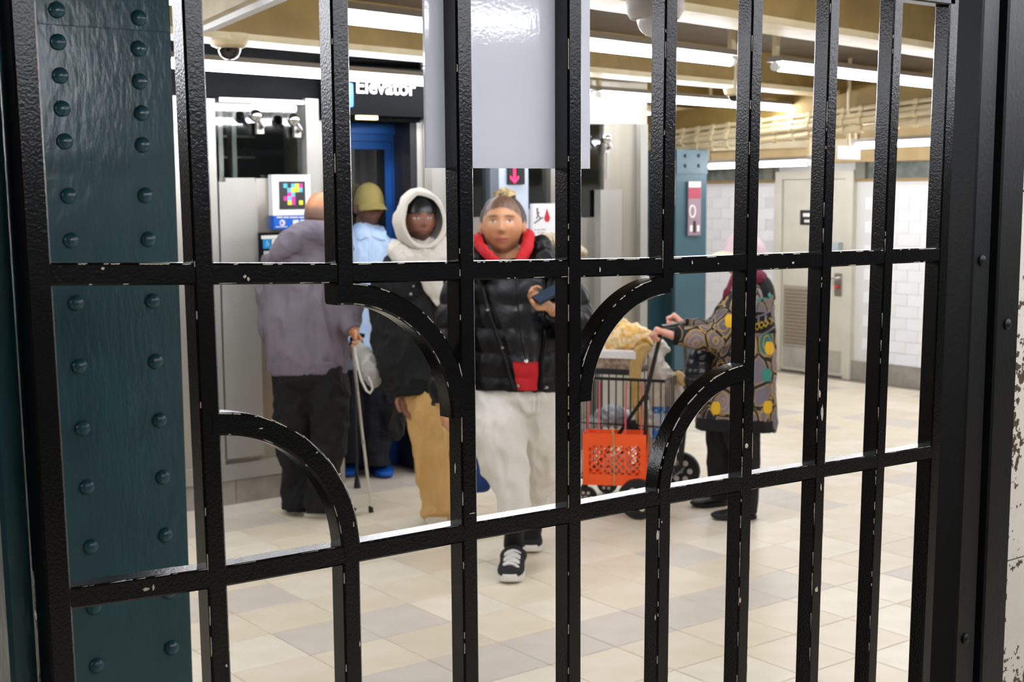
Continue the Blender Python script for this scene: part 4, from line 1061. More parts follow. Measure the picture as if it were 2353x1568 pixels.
for k in range(9):
    t = k/8; z = .12+1.08*math.sin(t*math.pi/2); q = math.cos(t*math.pi/2*.97)
    rs.append([c_+(r_*(.745*q*math.cos(2*math.pi*i/28))+f_*((.93 if math.sin(2*math.pi*i/28) < 0 else .89)*q*math.sin(2*math.pi*i/28)-.02)+u_*z)*h_ for i in range(28)])
cpm = MB().rings(rs).build('cap', olive, P, True)
br = []; 
for side in (0, 1):
    for j in range(6):
        k = j/5; row = []
        for i in range(13):
            a_ = math.radians(-72+144*i/12); x = math.sin(a_)*.70*(1+.1*k); y = math.cos(a_)*.86+.62*k*math.cos(a_*.8); z = .24-.24*k-.14*abs(math.sin(a_))**2*(1)+(.03 if side == 0 else 0)
            row.append(c_+(r_*x+f_*y+u_*z)*h_)
        br.append(row)
bm_ = MB(); nr_ = 13
for j in range(6): pass
rings_ = [br[j]+br[6+j][::-1] for j in range(6)]
bm_.rings(rings_).build('brim', olive, cpm, True)
MB().lathe(c_+u_*(1.17*h_), u_, [(.008, -.004), (.008, .002), (.004, .006), (0, .0065)], 10).build('button', olive, cpm, True)
# black cane and dark bag at his side
kb_ = on_z(821, 1122); kt = at(813, 820, depth(kb_)-.02)
cn = thing('black_cane', kb_, 'thin black walking cane standing left of the white cane', 'cane')
MB().tube([kb_+Vector((0, 0, .04)), kt], .008, 10).build('shaft', m_blackp, cn, True); MB().lathe(kb_, (kt-kb_), [(.02, 0), (.018, .02), (.011, .07)], 12).build('rubber_tip', m_blackp, cn, True)
MB().tube([kt, kt+UP*.03, kt+UP*.045+RT*.02, kt+UP*.04+RT*.05], .011, 10).build('handle', m_blackp, cn, True)
bgm = MB(); limb(bgm, D, [(905, 895, -.12, 16, .5), (910, 930, -.12, 26, .5), (908, 975, -.12, 26, .5), (904, 1008, -.12, 16, .5)])
hb = thing('shoulder_bag', at(906, 1010, D-.12), 'dark navy bag hanging behind the hooded man at hip height', 'bag')
solid('pouch', bgm, cloth('dark_nylon', '#06070a', .7), hb, .008, 2, folds(.008, 14, 14, 10, .002, 30, 4))
MB().tube([at(x, y, D-.13) for x, y in ((902, 900), (908, 800), (908, 690), (904, 600), (898, 556))], .008, 6).build('strap', MATS['dark_nylon'], hb, True)
MB().tube([at(x, y, D-.16) for x, y in ((920, 960), (926, 985), (924, 1005))], .004, 5).build('zip_cord', m_wire, hb, True)
# ---------------------------------------------------------------- man in the white hood, black jacket and tan trousers
D = depth(on_z(1000, 1202))
P = thing('person', on_z(1010, 1195), 'man in a black jacket with a white hood up and tan trousers', 'person', 'people by the elevator')
torso = [(962, 585, 0, 50, .8), (958, 618, 0, 84, .62), (952, 690, 0, 88, .62), (955, 780, 0, 86, .66), (960, 860, 0, 82, .68), (964, 905, 0, 76, .7)]
armR = [(893, 628, 0, 32), (886, 700, .0, 36), (888, 780, 0, 35), (905, 850, -.03, 32), (922, 897, -.05, 27)]
armL = [(1030, 628, 0, 32), (1046, 720, 0, 34), (1050, 800, 0, 32), (1046, 880, -.02, 26)]
legR = [(978, 905, -.0, 46, 1), (982, 970, -.02, 46, 1), (990, 1060, -.02, 40, 1), (1000, 1130, -.01, 35, 1.05), (1003, 1180, -.01, 33, 1.1)]
legL = [(1020, 905, .06, 40, 1), (1040, 1000, .1, 38, 1), (1055, 1100, .14, 33, 1), (1062, 1160, .16, 30, 1.1)]
body = MB()
for L_ in (torso, armR, armL, legR[:-1], legL[:-1]): limb(body, D, thin(L_))
hc = at(964, 508, D-.01); fwd = -FW+RT*.30+UP*.02
fr = head(body, hc, fwd, (0, 0, 1), .118, .95); limb(body, D, [(962, 545, .03, 26), (960, 600, .03, 30)])
hand(body, at(924, 900, D-.05), -UP+RT*.28, RT*.7-FW*.6, 1, (.25, .35, .45, .5)); hand(body, at(1046, 884, D-.02), -UP, -RT, -1, .4)
solid('body', body, m_skin, P, .0045, 1, None, face_paint(fr, '#8a5b48', '#7d4a46', '#1c1512', ('#1a1310', .7)))
c_, r_, f_, u_, h_ = fr
# durag: dark cap on the skull
dm = MB(); rs = []
for k in range(10):
    t = k/9; z = .28+.86*math.sin(t*math.pi/2); q = math.cos(t*math.pi/2*.97)
    rs.append([c_+(r_*(.70*q*math.cos(2*math.pi*i/26))+f_*((.93 if math.sin(2*math.pi*i/26) < 0 else .86)*q*math.sin(2*math.pi*i/26)-.02)+u_*(z-.12*max(0, -math.sin(2*math.pi*i/26))))*h_ for i in range(26)])
MB().rings(rs).build('durag', M('black_satin', '#0d0e12', .35), P, True)
# hood: open shell round the face
hoodw = cloth('white_hoodie', '#d9d4ca', .9, ('#cdc7bb', 8))
hm = MB(); rs = []
n1, n2 = 30, 14
for j in range(n2+1):
    t = j/n2; ring = []
    for i in range(n1):
        a_ = 2*math.pi*i/n1; ca, sa = math.cos(a_), math.sin(a_)
        if t < .16: q = .76+.10*(t/.16); y = .60+.06*(t/.16)
        else: k = (t-.16)/.84; q = (.86+.12*math.sin(k*math.pi*.8))*math.cos(max(0, k-.45)/.55*math.pi/2*.99); y = .68-1.75*k
        zz = sa*q*(1.30 if sa > 0 else 1.2)+.0-.10*max(0, -sa)
        ca = ca*(1-.18*max(0, sa)**2)
        if sa < -.2 and t > .3: zz = max(zz, -1.1)
        ring.append(c_+(r_*(ca*q*1.02)+f_*(y-.10*sa)+u_*zz)*h_)
    rs.append(ring)
hm.rings(rs, cap=False)
me_ = hm.build('hood', hoodw, P, True); sm = me_.modifiers.new('thickness', 'SOLIDIFY'); sm.thickness = .009; sm.offset = 1
for v in me_.data.vertices:
    w_ = v.co+wloc(P); v.co += (w_-c_).normalized()*(.014*(1-2*abs(noise.noise(Vector((w_.x*13, w_.y*13, w_.z*8))))))
nk = MB(); limb(nk, D, [(905, 566, -.02, 16, 1), (918, 585, -.07, 24, .9), (945, 604, -.12, 22, .8), (975, 612, -.13, 20, .8)]); limb(nk, D, [(1022, 560, -.0, 18, 1), (1012, 585, -.06, 26, .9), (995, 606, -.11, 24, .8), (975, 614, -.13, 18, .8)])
limb(nk, D, [(968, 575, .03, 48, .9), (970, 606, -.03, 52, .9)]); limb(nk, D, [(985, 590, -.10, 28, .6), (990, 640, -.12, 26, .6), (1000, 680, -.12, 18, .5), (1006, 700, -.12, 6, .5)])
solid('hood_collar', nk, hoodw, P, .006, 2, folds(.008, 14, 14, 9, .002, 36, 1))
mb = MB()
for L_ in (torso, armR, armL): limb(mb, D, L_, rnd_ends=(True, False))
jd = cloth('black_denim_jacket', '#060709', .85, ('#0a0b0f', 7), (300, .0009))
jo = solid('jacket', mb, jd, P, .007, 2, folds(.012, 11, 11, 7, .003, 28, 12))
chrome_b = M('dull_silver', '#b0b0b0', .35, .9)
def flap(rows): return patch(jo, rows, 'pocket_flap', jd, P, .008, 6, .003)
f1 = flap([(662, 905, 968), (676, 906, 967), (684, 918, 956)]); stud(f1, 944, 676, .007, chrome_b, f1, 'snap'); stud(jo, 950, 658, .005, chrome_b, P, 'snap')
seam(jo, [(905, 662), (898, 612)], .003, 'seam', jd, P); seam(jo, [(968, 650), (985, 690), (1002, 730)], .006, 'lapel_edge', jd, P); stud(jo, 1005, 697, .006, chrome_b, P, 'snap'); seam(jo, [(912, 690), (916, 780), (925, 880)], .003, 'seam', jd, P)
seam(jo, [(887, 880), (905, 888), (940, 890), (975, 893), (1000, 897)], .004, 'hem', jd, P)
mb = MB(); limb(mb, D, [(980, 880, .02, 70, .72), (985, 915, .02, 70, .74)]); limb(mb, D, legR, rnd_ends=(True, False)); limb(mb, D, legL, rnd_ends=(True, False))
tan = cloth('tan_fleece', '#d6ae70', .9, ('#cca262', 6))
solid('trousers', mb, tan, P, .008, 3, folds(.013, 12, 12, 4, .004, 22, 15))
cu_ = MB(); limb(cu_, D, [(1000, 1166, -.01, 33, 1.1), (1002, 1178, -.01, 36, 1.1), (1004, 1188, -.01, 31, 1.1)]); solid('trouser_cuff', cu_, tan, P, .007, 2, folds(.006, 20, 20, 10, .002, 40, 2))
bei = cloth('beige_suede', '#c9bfae', .85, ('#b5aa97', 20)); shoe(P, on_z(1003, 1180), on_z(1001, 1222), .1, .115, bei, cream_sole, laces=M('beige_lace', '#ddd5c6', .7)); shoe(P, on_z(1060, 1164), on_z(1064, 1190), .1, .11, bei, cream_sole)

# ---------------------------------------------------------------- woman in the black puffer jacket, walking forward
D = depth(on_z(1190, 1300))
P = thing('person', on_z(1190, 1300), 'woman in a black puffer jacket over red, pale grey sweatpants, walking forward with a phone', 'person', 'people by the elevator')
torso = [(1168, 630, .05, 84, .7), (1172, 652, .02, 105, .64), (1182, 680, .02, 108, .68), (1186, 760, .02, 108, .74), (1184, 840, .02, 106, .76), (1182, 898, .02, 102, .76)]
armR = [(1068, 640, .02, 44), (1046, 720, .02, 44), (1030, 800, .0, 40), (1018, 880, -.03, 33), (1016, 932, -.05, 26)]
armL = [(1272, 636, .02, 42), (1312, 690, .0, 44), (1322, 745, -.06, 42), (1300, 735, -.16, 36), (1275, 712, -.24, 28)]
legF = [(1142, 905, .01, 56, .9), (1146, 990, -.06, 64, .95), (1160, 1070, -.12, 55, 1), (1175, 1140, -.16, 42, 1), (1180, 1200, -.17, 36, 1)]
legB = [(1226, 905, .02, 56, .9), (1240, 990, .06, 56, .95), (1238, 1070, .14, 46, 1), (1228, 1140, .24, 36, 1), (1220, 1190, .28, 31, 1)]
body = MB()
for L_ in (torso, armR, armL, legF, legB): limb(body, D, thin(L_))
hc = at(1155, 517, D); fwd = -FW-RT*.06; 
fr = head(body, hc, fwd, (0, 0, 1), .131, 1.04, 1., .16); limb(body, D, [(1160, 565, .03, 33), (1165, 610, .04, 40)])
hw = at(1262, 706, D-.27); hand(body, hw, -RT*.85+UP*.55-FW*.1, UP*.5-FW*.5+RT*.2, -1, (.5, .55, .6, .7), .95)
hand(body, at(1016, 932, D-.05), -UP+RT*.1, RT, 1, .55)
limb(body, D, thin([(1181, 1195, -.1, 24), (1181, 1225, -.05, 22), (1180, 1254, -.0, 23)], .9)); limb(body, D, thin([(1220, 1185, .28, 22), (1219, 1225, .28, 20), (1218, 1245, .26, 22)], .9))
solid('body', body, m_skin, P, .0045, 1, None, face_paint(fr, '#c58e66', '#b9675f', '#3a2a22', None, None, '#2a2320'))
c_, r_, f_, u_, h_ = fr
hair_m = M('brown_grey_hair', '#2c2420', .55, var=('#4a3e37', 60), bump=(200, .003), stretch=(3, 3, .3))
hr = MB().ball(c_-f_*(.26*h_)+u_*(.10*h_), (.1, .1, .1), 28, 18)
for v in hr.v:
    d = v-(c_-f_*(.26*h_)+u_*(.10*h_)); a_, b_2, e_2 = d.dot(r_)/.1, d.dot(f_)/.1, d.dot(u_)/.1
    k = 1+.05*noise.noise(Vector((a_*9, b_2*9, e_2*3)))
    v.xyz = c_-f_*(.26*h_)+u_*(.10*h_)+(r_*(a_*.80)+f_*(b_2*.74)+u_*(e_2*.95))*h_*k
hair = hr.build('hair', hair_m, P, True)
bun = MB().ball(at(1160, 447, depth(c_)+.05), (.048, .045, .026), 26, 14)
for v in bun.v: v += Vector((noise.noise(v*70), noise.noise(v*70+Vector((5, 0, 0))), noise.noise(v*70+Vector((0, 5, 0)))))*.018
bun.build('blonde_bun', M('blonde_hair', '#cdb98a', .6, var=('#a8905f', 60), bump=(250, .003)), hair, True)
puff = M('black_puffer_nylon', '#050608', .42, var=('#090a0d', 6), bump=(120, .0012), spec=.25)
mb = MB()
for L_ in (torso, armR, armL): limb(mb, D, L_, rnd_ends=(True, False))
def quilt(p):
    s = abs(math.sin(p.z*math.pi/.105)); return -.016*(1-s**.45)+.006*noise.noise(p*16)+.004*(1-2*abs(noise.noise(Vector((p.x*20, p.y*20, p.z*10)))))
jo = solid('jacket', mb, puff, P, .007, 2, quilt)
inner = patch(jo, [(612, 1128, 1228), (640, 1120, 1244), (700, 1134, 1248), (760, 1156, 1246), (832, 1178, 1240)], 'inner_vest', M('black_vest_nylon', '#0a0c12', .42, bump=(40, .003)), P, .012, 12, .01, 5, .006)
redm = cloth('red_sweat', '#c2121d', .8, ('#b00f19', 10))
patch(jo, [(832, 1179, 1238), (850, 1181, 1237), (875, 1184, 1235), (897, 1189, 1234)], 'red_hem', redm, P, .007, 8, .008, 4, .004)
seam(inner, [(1186, 630), (1190, 700), (1200, 780), (1208, 830)], .004, 'zip', M('zip_black', '#050506', .3), P, 5, .001)
for x, y in ((1187, 637), (1209, 830)): stud(inner, x, y, .009, m_letter, P, 'snap', .005)
seam(jo, [(1098, 620), (1112, 670), (1126, 720), (1146, 780), (1166, 840), (1182, 896)], .011, 'jacket_edge', puff, P, 5, .006)
seam(jo, [(1262, 620), (1256, 700), (1250, 780), (1244, 840), (1242, 896)], .011, 'jacket_edge', puff, P, 5, .006)
for x, y in ((1124, 714), (1154, 799), (1188, 887), (1251, 890), (1248, 715)): stud(jo, x, y, .008, chrome_b, P, 'snap', .022)
rh = MB(); limb(rh, D, [(1095, 545, -.02, 11, 1), (1104, 566, -.08, 12, 1), (1126, 590, -.13, 11, 1), (1152, 612, -.15, 10, 1)]); limb(rh, D, [(1216, 538, -.01, 12, 1), (1212, 566, -.08, 14, 1), (1200, 592, -.13, 12, 1), (1184, 616, -.15, 10, 1)])
limb(rh, D, [(1096, 548, .02, 12), (1130, 545, .12, 20), (1165, 545, .15, 24), (1200, 543, .1, 20), (1216, 540, .02, 13)])
solid('red_hood', rh, redm, P, .006, 2, folds(.005, 16, 16, 12, .002, 40, 2))
jc = MB(); limb(jc, D, [(1086, 582, -.02, 22, .8), (1096, 606, -.07, 26, .8), (1112, 632, -.1, 20, .7)]); solid('jacket_collar', jc, puff, P, .007, 2, folds(.01, 12, 12, 12, .003, 30, 6)); jc = MB(); limb(jc, D, [(1236, 560, .0, 26, .9), (1246, 590, -.05, 30, .9), (1240, 622, -.1, 24, .8)])
solid('jacket_collar', jc, puff, P, .007, 2, folds(.01, 12, 12, 12, .003, 30, 6))
fu = MB(); limb(fu, D, [(1244, 552, .12, 15), (1280, 556, .14, 18), (1318, 572, .13, 16), (1342, 582, .1, 10)])
fo_ = solid('fur_trim', fu, M('cream_fur', '#d8cbb0', .95, var=('#c2b190', 60), bump=(220, .006)), P, .005, 1, lambda p: .008*noise.noise(p*90)+.006*noise.noise(p*200))
mb = MB(); limb(mb, D, [(1182, 860, .02, 84, .72), (1184, 925, .01, 92, .76)]); limb(mb, D, legF, rnd_ends=(True, False)); limb(mb, D, legB, rnd_ends=(True, False))
gs = cloth('pale_grey_fleece', '#e4e0d7', .95, ('#d8d3c9', 8)); to = solid('sweatpants', mb, gs, P, .008, 3, folds(.013, 9, 9, 4.5, .004, 20, 21))
for k in (1222, 1234): seam(to, [(k, 898), (k+4, 920), (k+2, 946)], .004, 'drawstring', m_letter, P, 4, .002)
so_ = MB(); limb(so_, D, [(1181, 1195, -.1, 24), (1181, 1225, -.05, 22.5), (1180, 1254, -.0, 23.5)]); solid('sock', so_, cloth('black_sock', '#0c0c0e', .9), P, .006, 1)
so_ = MB(); limb(so_, D, [(1219, 1185, .28, 23), (1219, 1225, .28, 22), (1218, 1258, .25, 24)]); solid('sock', so_, MATS['black_sock'], P, .006, 1)
wl_ = M('white_shoe_lace', '#e9e7e2', .7); blks = cloth('black_suede', '#15161a', .85); wso = M('white_sole', '#e6e3dd', .6)
shoe(P, on_z(1182, 1303), on_z(1171, 1345), .11, .12, blks, wso, laces=wl_, sole_h=.036, lace_r=.0075); shoe(P, on_z(1219, 1240), on_z(1221, 1275), .105, .11, blks, wso, laces=wl_, sole_h=.034)
# her phone and tote bag
ph = MB(); pc_ = at(1264, 674, D-.31); a1 = (RT*.75+UP*.42+FW*.3).normalized(); a2 = (FW*.75-RT*.1+UP*.5).normalized(); a2 = (a2-a1*a2.dot(a1)).normalized(); a3 = a1.cross(a2)
t_ = thing('phone', pc_, 'black phone held up in the hand of the woman in the puffer jacket', 'phone')
def slab3(c, l, w_, h, nm, mt): MB().prism([c-a1*l-a2*w_-a3*h, c+a1*l-a2*w_-a3*h, c+a1*l+a2*w_-a3*h, c-a1*l+a2*w_-a3*h], a3*(2*h)).build(nm, mt, t_)
slab3(pc_, .074, .036, .0045, 'case', M('phone_black', '#0d0f12', .25)); slab3(pc_+a3*.0050, .070, .033, .0006, 'screen', M('phone_glass', '#15202c', .05, emit=('#8fb4e0', .02)))
tt = thing('tote_bag', at(1090, 1130, D+.2), 'dark blue tote bag hanging behind the leg of the walking woman', 'bag')
bm_ = MB(); limb(bm_, D+.2, [(1082, 1010, 0, 22, .5), (1086, 1050, 0, 36, .5), (1092, 1100, 0, 36, .5), (1096, 1128, 0, 30, .5)], rnd_ends=(True, True)); solid('pouch', bm_, cloth('navy_blue_canvas', '#123f86', .7, ('#0d3068', 14)), tt, .008, 2, folds(.006, 12, 12, 9, .002, 30, 7))
MB().tube([at(x, y, D+d_) for x, y, d_ in ((1078, 1012, .2), (1050, 985, .1), (1022, 968, -.03), (1032, 985, .04), (1066, 1020, .18))], .006, 6).build('strap', MATS['navy_blue_canvas'], tt, True)

# ---------------------------------------------------------------- older woman in the patterned coat pushing a cart
D = depth(on_z(1690, 1192))
P = thing('person', on_z(1690, 1188), 'woman in a pink cap and dark patterned coat pushing a loaded cart', 'person', 'people by the elevator')
torso = [(1712, 632, 0, 34, .9), (1722, 665, 0, 52, 1.25), (1722, 720, 0, 60, 1.25), (1712, 800, 0, 72, 1.05), (1700, 880, 0, 82, .95), (1694, 950, 0, 90, .92), (1690, 984, 0, 92, .92)]
armN = [(1716, 678, -.12, 40), (1684, 728, -.19, 36), (1650, 772, -.22, 33), (1600, 776, -.22, 26), (1553, 772, -.22, 21)]
armF = [(1704, 680, .16, 36), (1670, 726, .19, 32), (1640, 762, .16, 28), (1600, 756, .12, 22), (1572, 748, .1, 17)]
legN = [(1700, 960, -.05, 46, 1.1), (1712, 1060, -.06, 34, 1), (1718, 1130, -.06, 26, 1), (1718, 1178, -.06, 24, 1)]
legF = [(1668, 960, .08, 46, 1.1), (1660, 1060, .1, 36, 1), (1656, 1120, .1, 26, 1), (1654, 1150, .1, 23, 1)]
body = MB()
for L_ in (torso[:-1], armN, armF, legN[:-1], legF[:-1]): limb(body, D, thin(L_, .6))
hc = at(1706, 590, D); fwd = -RT*.97-FW*.12-UP*.12
fr = head(body, hc, fwd, (0, 0, 1), .114); limb(body, D, [(1716, 625, 0, 27), (1720, 665, 0, 32)])
hand(body, at(1552, 774, D-.22), -RT*.9+UP*.34-FW*.05, -UP*.9-RT*.1+FW*.1, -1, .92, 1.15); hand(body, at(1575, 752, D+.1), -RT*.6+UP*.62, FW*.2-RT*.7-UP*.5, 1, .95, 1.02)
solid('body', body, m_skin, P, .0045, 1, None, face_paint(fr, '#d79a84', '#b86a60', '#8a7a70'))
c_, r_, f_, u_, h_ = fr
pink = cloth('pale_pink_cotton', '#e6ccd2', .85, ('#dcc0c8', 20))
rs = []
for k in range(9):
    t = k/8; z = .0+1.13*math.sin(t*math.pi/2); q = math.cos(t*math.pi/2*.97)
    rs.append([c_+(r_*(.76*q*math.cos(2*math.pi*i/28))+f_*((1.0 if math.sin(2*math.pi*i/28) < 0 else .9)*q*math.sin(2*math.pi*i/28)-.04)+u_*z)*h_ for i in range(28)])
cpm = MB().rings(rs).build('cap', pink, P, True)
rings_ = []
for j in range(6):
    k = j/5; top, bot = [], []
    for i in range(13):
        a_ = math.radians(-70+140*i/12); x = math.sin(a_)*.70*(1+.05*k); y = math.cos(a_)*.84+.55*k*math.cos(a_*.8); z = .36-.10*k-.14*abs(math.sin(a_))**2
        top.append(c_+(r_*x+f_*y+u_*z)*h_); bot.append(c_+(r_*x+f_*y+u_*(z-.03))*h_)
    rings_.append(top+bot[::-1])
MB().rings(rings_).build('brim', M('cream_brim', '#e9dfc4', .8), cpm, True)
MB().ball(c_-f_*.75*h_-u_*.2*h_, (.05, .05, .06), 14, 10).build('hair', M('pale_grey_hair', '#cfc7c0', .7, bump=(150, .003)), P, True)
# coat cloth: dark ground, mauve cells with ochre outlines, teal and yellow patches
cm_ = M('patterned_coat', '#101013', .85, bump=(300, .0007)); nt = cm_.node_tree; N = nt.nodes; L = nt.links; b_ = N['Principled BSDF']
tc = N.new('ShaderNodeTexCoord'); mp = N.new('ShaderNodeMapping'); mp.inputs['Scale'].default_value = (11, 11, 7); L.new(tc.outputs['Object'], mp.inputs[0])
def vor(feat, scale=1.): v = N.new('ShaderNodeTexVoronoi'); v.feature = feat; v.inputs['Scale'].default_value = scale; v.inputs['Randomness'].default_value = .85; L.new(mp.outputs[0], v.inputs['Vector']); return v
ve = vor('DISTANCE_TO_EDGE'); vf = vor('F1'); sp = N.new('ShaderNodeSeparateColor'); L.new(vf.outputs['Color'], sp.inputs[0])
cr_ = N.new('ShaderNodeValToRGB'); cr_.color_ramp.interpolation = 'CONSTANT'; e = cr_.color_ramp.elements
e[0].position = 0; e[0].color = (*srgb('#6f6872'), 1); e[1].position = .34; e[1].color = (*srgb('#17161a'), 1)
for pos, cc in ((.46, '#7a717c'), (.66, '#5f5962'), (.82, '#2c6a64'), (.85, '#17161a'), (.90, '#4d4850'), (.94, '#676069')): q = e.new(pos); q.color = (*srgb(cc), 1)
L.new(sp.outputs[0], cr_.inputs[0])
er = N.new('ShaderNodeValToRGB'); er.color_ramp.interpolation = 'CONSTANT'; e = er.color_ramp.elements; e[0].position = 0; e[0].color = (0, 0, 0, 1); e[1].position = .055; e[1].color = (1, 1, 1, 1); q = e.new(.1); q.color = (0, 0, 0, 1)
L.new(ve.outputs['Distance'], er.inputs[0])
gt = N.new('ShaderNodeMath'); gt.operation = 'GREATER_THAN'; gt.inputs[1].default_value = .055; L.new(ve.outputs['Distance'], gt.inputs[0])
m1 = N.new('ShaderNodeMixRGB'); m1.inputs[1].default_value = (*srgb('#1a181b'), 1); L.new(gt.outputs[0], m1.inputs[0]); L.new(cr_.outputs[0], m1.inputs[2])
m2 = N.new('ShaderNodeMixRGB'); L.new(er.outputs[0], m2.inputs[0]); L.new(m1.outputs[0], m2.inputs[1]); m2.inputs[2].default_value = (*srgb('#9c8258'), 1)
# inner spirals
vs2 = N.new('ShaderNodeMath'); vs2.operation = 'PINGPONG'; vs2.inputs[1].default_value = .10; L.new(vf.outputs['Distance'], vs2.inputs[0])
g2 = N.new('ShaderNodeMath'); g2.operation = 'GREATER_THAN'; g2.inputs[1].default_value = .082; L.new(vs2.outputs[0], g2.inputs[0])
g3 = N.new('ShaderNodeMath'); g3.operation = 'GREATER_THAN'; g3.inputs[1].default_value = .55; L.new(sp.outputs[1], g3.inputs[0])
g4 = N.new('ShaderNodeMath'); g4.operation = 'MULTIPLY'; L.new(g2.outputs[0], g4.inputs[0]); L.new(g3.outputs[0], g4.inputs[1])
m3 = N.new('ShaderNodeMixRGB'); L.new(g4.outputs[0], m3.inputs[0]); L.new(m2.outputs[0], m3.inputs[1]); m3.inputs[2].default_value = (*srgb('#b58e3e'), 1)
L.new(m3.outputs[0], b_.inputs['Base Color'])
mb = MB(); limb(mb, D, torso, rnd_ends=(True, False)); limb(mb, D, armN, rnd_ends=(True, False)); limb(mb, D, armF, rnd_ends=(True, False))
co_ = solid('coat', mb, cm_, P, .0075, 2, folds(.008, 9, 9, 5, .003, 24, 31))
dkc = cloth('black_knit', '#08080a', .95)
hm_ = MB(); limb(hm_, D, [(1690, 962, 0, 92.5, .94), (1689, 990, 0, 93, .94)], rnd_ends=(False, False)); solid('coat_hem', hm_, dkc, P, .007, 1, folds(.004, 9, 9, 5))
yk_ = MB(); limb(yk_, D, [(1714, 640, 0, 38, 1.0), (1723, 664, 0, 53.5, 1.26), (1724, 690, .0, 58.5, 1.26)], rnd_ends=(True, False)); solid('yoke', yk_, dkc, P, .007, 2)
for y0, cc, rr in ((708, '#6c6670', .005), (752, '#6c6670', .005)):
    seam(co_, [(1736, y0+22), (1752, y0+16), (1768, y0+8), (1779, y0)], rr, 'woven_band', M('band_'+cc[1:], cc, .8), P, 4)
patch(co_, [(718, 1730, 1779), (734, 1730, 1780), (748, 1732, 1780), (766, 1734, 1779)], 'woven_band', dkc, P, .002, 6, .003)
for i in range(4):
    x_, y_ = 1739+i*9.5, 751-i*4
    p, n_ = hit(co_, x_, y_)
    if p is not None:
        o_ = MB().tube([p+n_*.004+(RT*math.cos(a*math.pi/2)*.0135+UP*math.sin(a*math.pi/2)*.017) for a in range(4)], .0035, 5, True).build('woven_diamond', M('woven_yellow', '#c9a82c', .8), P)
for x, y in ((1745, 690), (1758, 684), (1768, 678)): stud(co_, x, y, .014, M('teal_motif', '#3f8a86', .8), P, 'woven_motif', .004)
for x, y, c2 in ((1768, 800, '#d9ab1c'), (1762, 862, '#2f8577'), (1764, 936, '#d9ab1c'), (1676, 738, '#d9ab1c'), (1645, 938, '#d9ab1c')):
    p, n_ = hit(co_, x, y)
    if p is not None: patch(co_, [(y-14, x-7, x+7), (y-6, x-10, x+10), (y+8, x-10, x+10), (y+15, x-5, x+5)], 'applique', M('applique_'+c2[1:], c2, .8), P, .003, 4, .003)
cf = MB(); limb(cf, D-.22, [(1560, 773, 0, 22.5), (1547, 771, 0, 21.5)], rnd_ends=(False, False)); solid('cuff', cf, dkc, P, .006, 1)
cf = MB(); limb(cf, D+.1, [(1580, 750, 0, 18), (1571, 747, 0, 17)], rnd_ends=(False, False)); solid('cuff', cf, dkc, P, .006, 1)
sc = MB(); limb(sc, D, [(1688, 640, -.08, 12, 1), (1700, 648, -.12, 18, 1), (1730, 640, -.12, 18, 1), (1748, 636, -.04, 16, 1)]); limb(sc, D, [(1690, 648, -.12, 14), (1672, 672, -.14, 9), (1664, 690, -.13, 5)])
solid('scarf', sc, cloth('burgundy_wool', '#6d1530', .9), P, .006, 2, folds(.004, 20, 20, 14))
mb = MB(); limb(mb, D, legN, rnd_ends=(True, False)); limb(mb, D, legF, rnd_ends=(True, False)); solid('leggings', mb, cloth('black_jersey', '#0d0d10', .85), P, .008, 2, folds(.005, 12, 12, 9))
bks = M('black_leather', '#121317', .45, bump=(90, .001)); shoe(P, on_z(1738, 1192), on_z(1634, 1194), .085, .1, bks, M('black_sole', '#0b0b0d', .6)); shoe(P, on_z(1672, 1160), on_z(1588, 1166), .085, .095, bks, MATS['black_sole'])
hb = thing('handbag', at(1612, 880, D-.02), 'shiny black quilted handbag hanging against the patterned coat', 'bag')
bm_ = MB(); limb(bm_, D-.05, [(1612, 800, 0, 22, 1), (1606, 830, 0, 30, 1), (1602, 870, 0, 31, 1), (1600, 905, 0, 26, 1)]); solid('pouch', bm_, M('black_patent', '#15181e', .25, bump=(30, .004)), hb, .007, 2, lambda p: -.008*(1-abs(math.sin(p.z*math.pi/.045))**.5))
MB().tube([at(x, y, D-.14) for x, y in ((1612, 800), (1640, 745), (1680, 690), (1705, 660))], .007, 6).build('strap', m_blackp, hb, True)
# ================================================================ SHOPPING CART AND ITS LOAD
FH = Vector((FW.x, FW.y, 0)).normalized(); RH = Vector((RT.x, RT.y, 0)).normalized()
A_ = (RH*.93-FH*.36).normalized(); B_ = Vector((-A_.y, A_.x, 0))
if B_.dot(FH) < 0: B_ = -B_
LD = depth(on_z(1690, 1192))
GW = on_z(1466, 1194); GV = on_z(1566, 1124); G1 = GW+B_*.17-A_*.06; G2 = G1+B_*.42
cart = thing('shopping_cart', G1-A_*.05+B_*.2, 'black wire folding shopping cart pushed by the woman in the pink cap', 'cart')
Z = Vector((0, 0, 1))
N2 = G1+A_*.155-B_*.02; N1 = N2-A_*.475; F1, F2 = N1+B_*.40, N2+B_*.40
RZ, BZ = .685, .16
def ring_(z, r, nm):
    MB().tube([p+Z*z for p in (N1, N2, F2, F1)], r, 8, True).build(nm, m_wire, cart, True)
ring_(RZ, .008, 'rim'); ring_(BZ, .007, 'base_hoop'); ring_(.45, .004, 'middle_hoop')
for a, b, n_ in ((N1, N2, 12), (F1, F2, 12), (N1, F1, 10), (N2, F2, 10)):
    for i in range(n_):
        p = a+(b-a)*((i+.5)/n_); MB().tube([p+Z*BZ, p+Z*RZ], .003, 5).build('wire', m_wire, cart, True)
for i in range(11):
    p = N1+(F1-N1)*((i+.5)/11); MB().tube([p+Z*BZ, p+(N2-N1)+Z*BZ], .003, 5).build('wire', m_wire, cart, True)
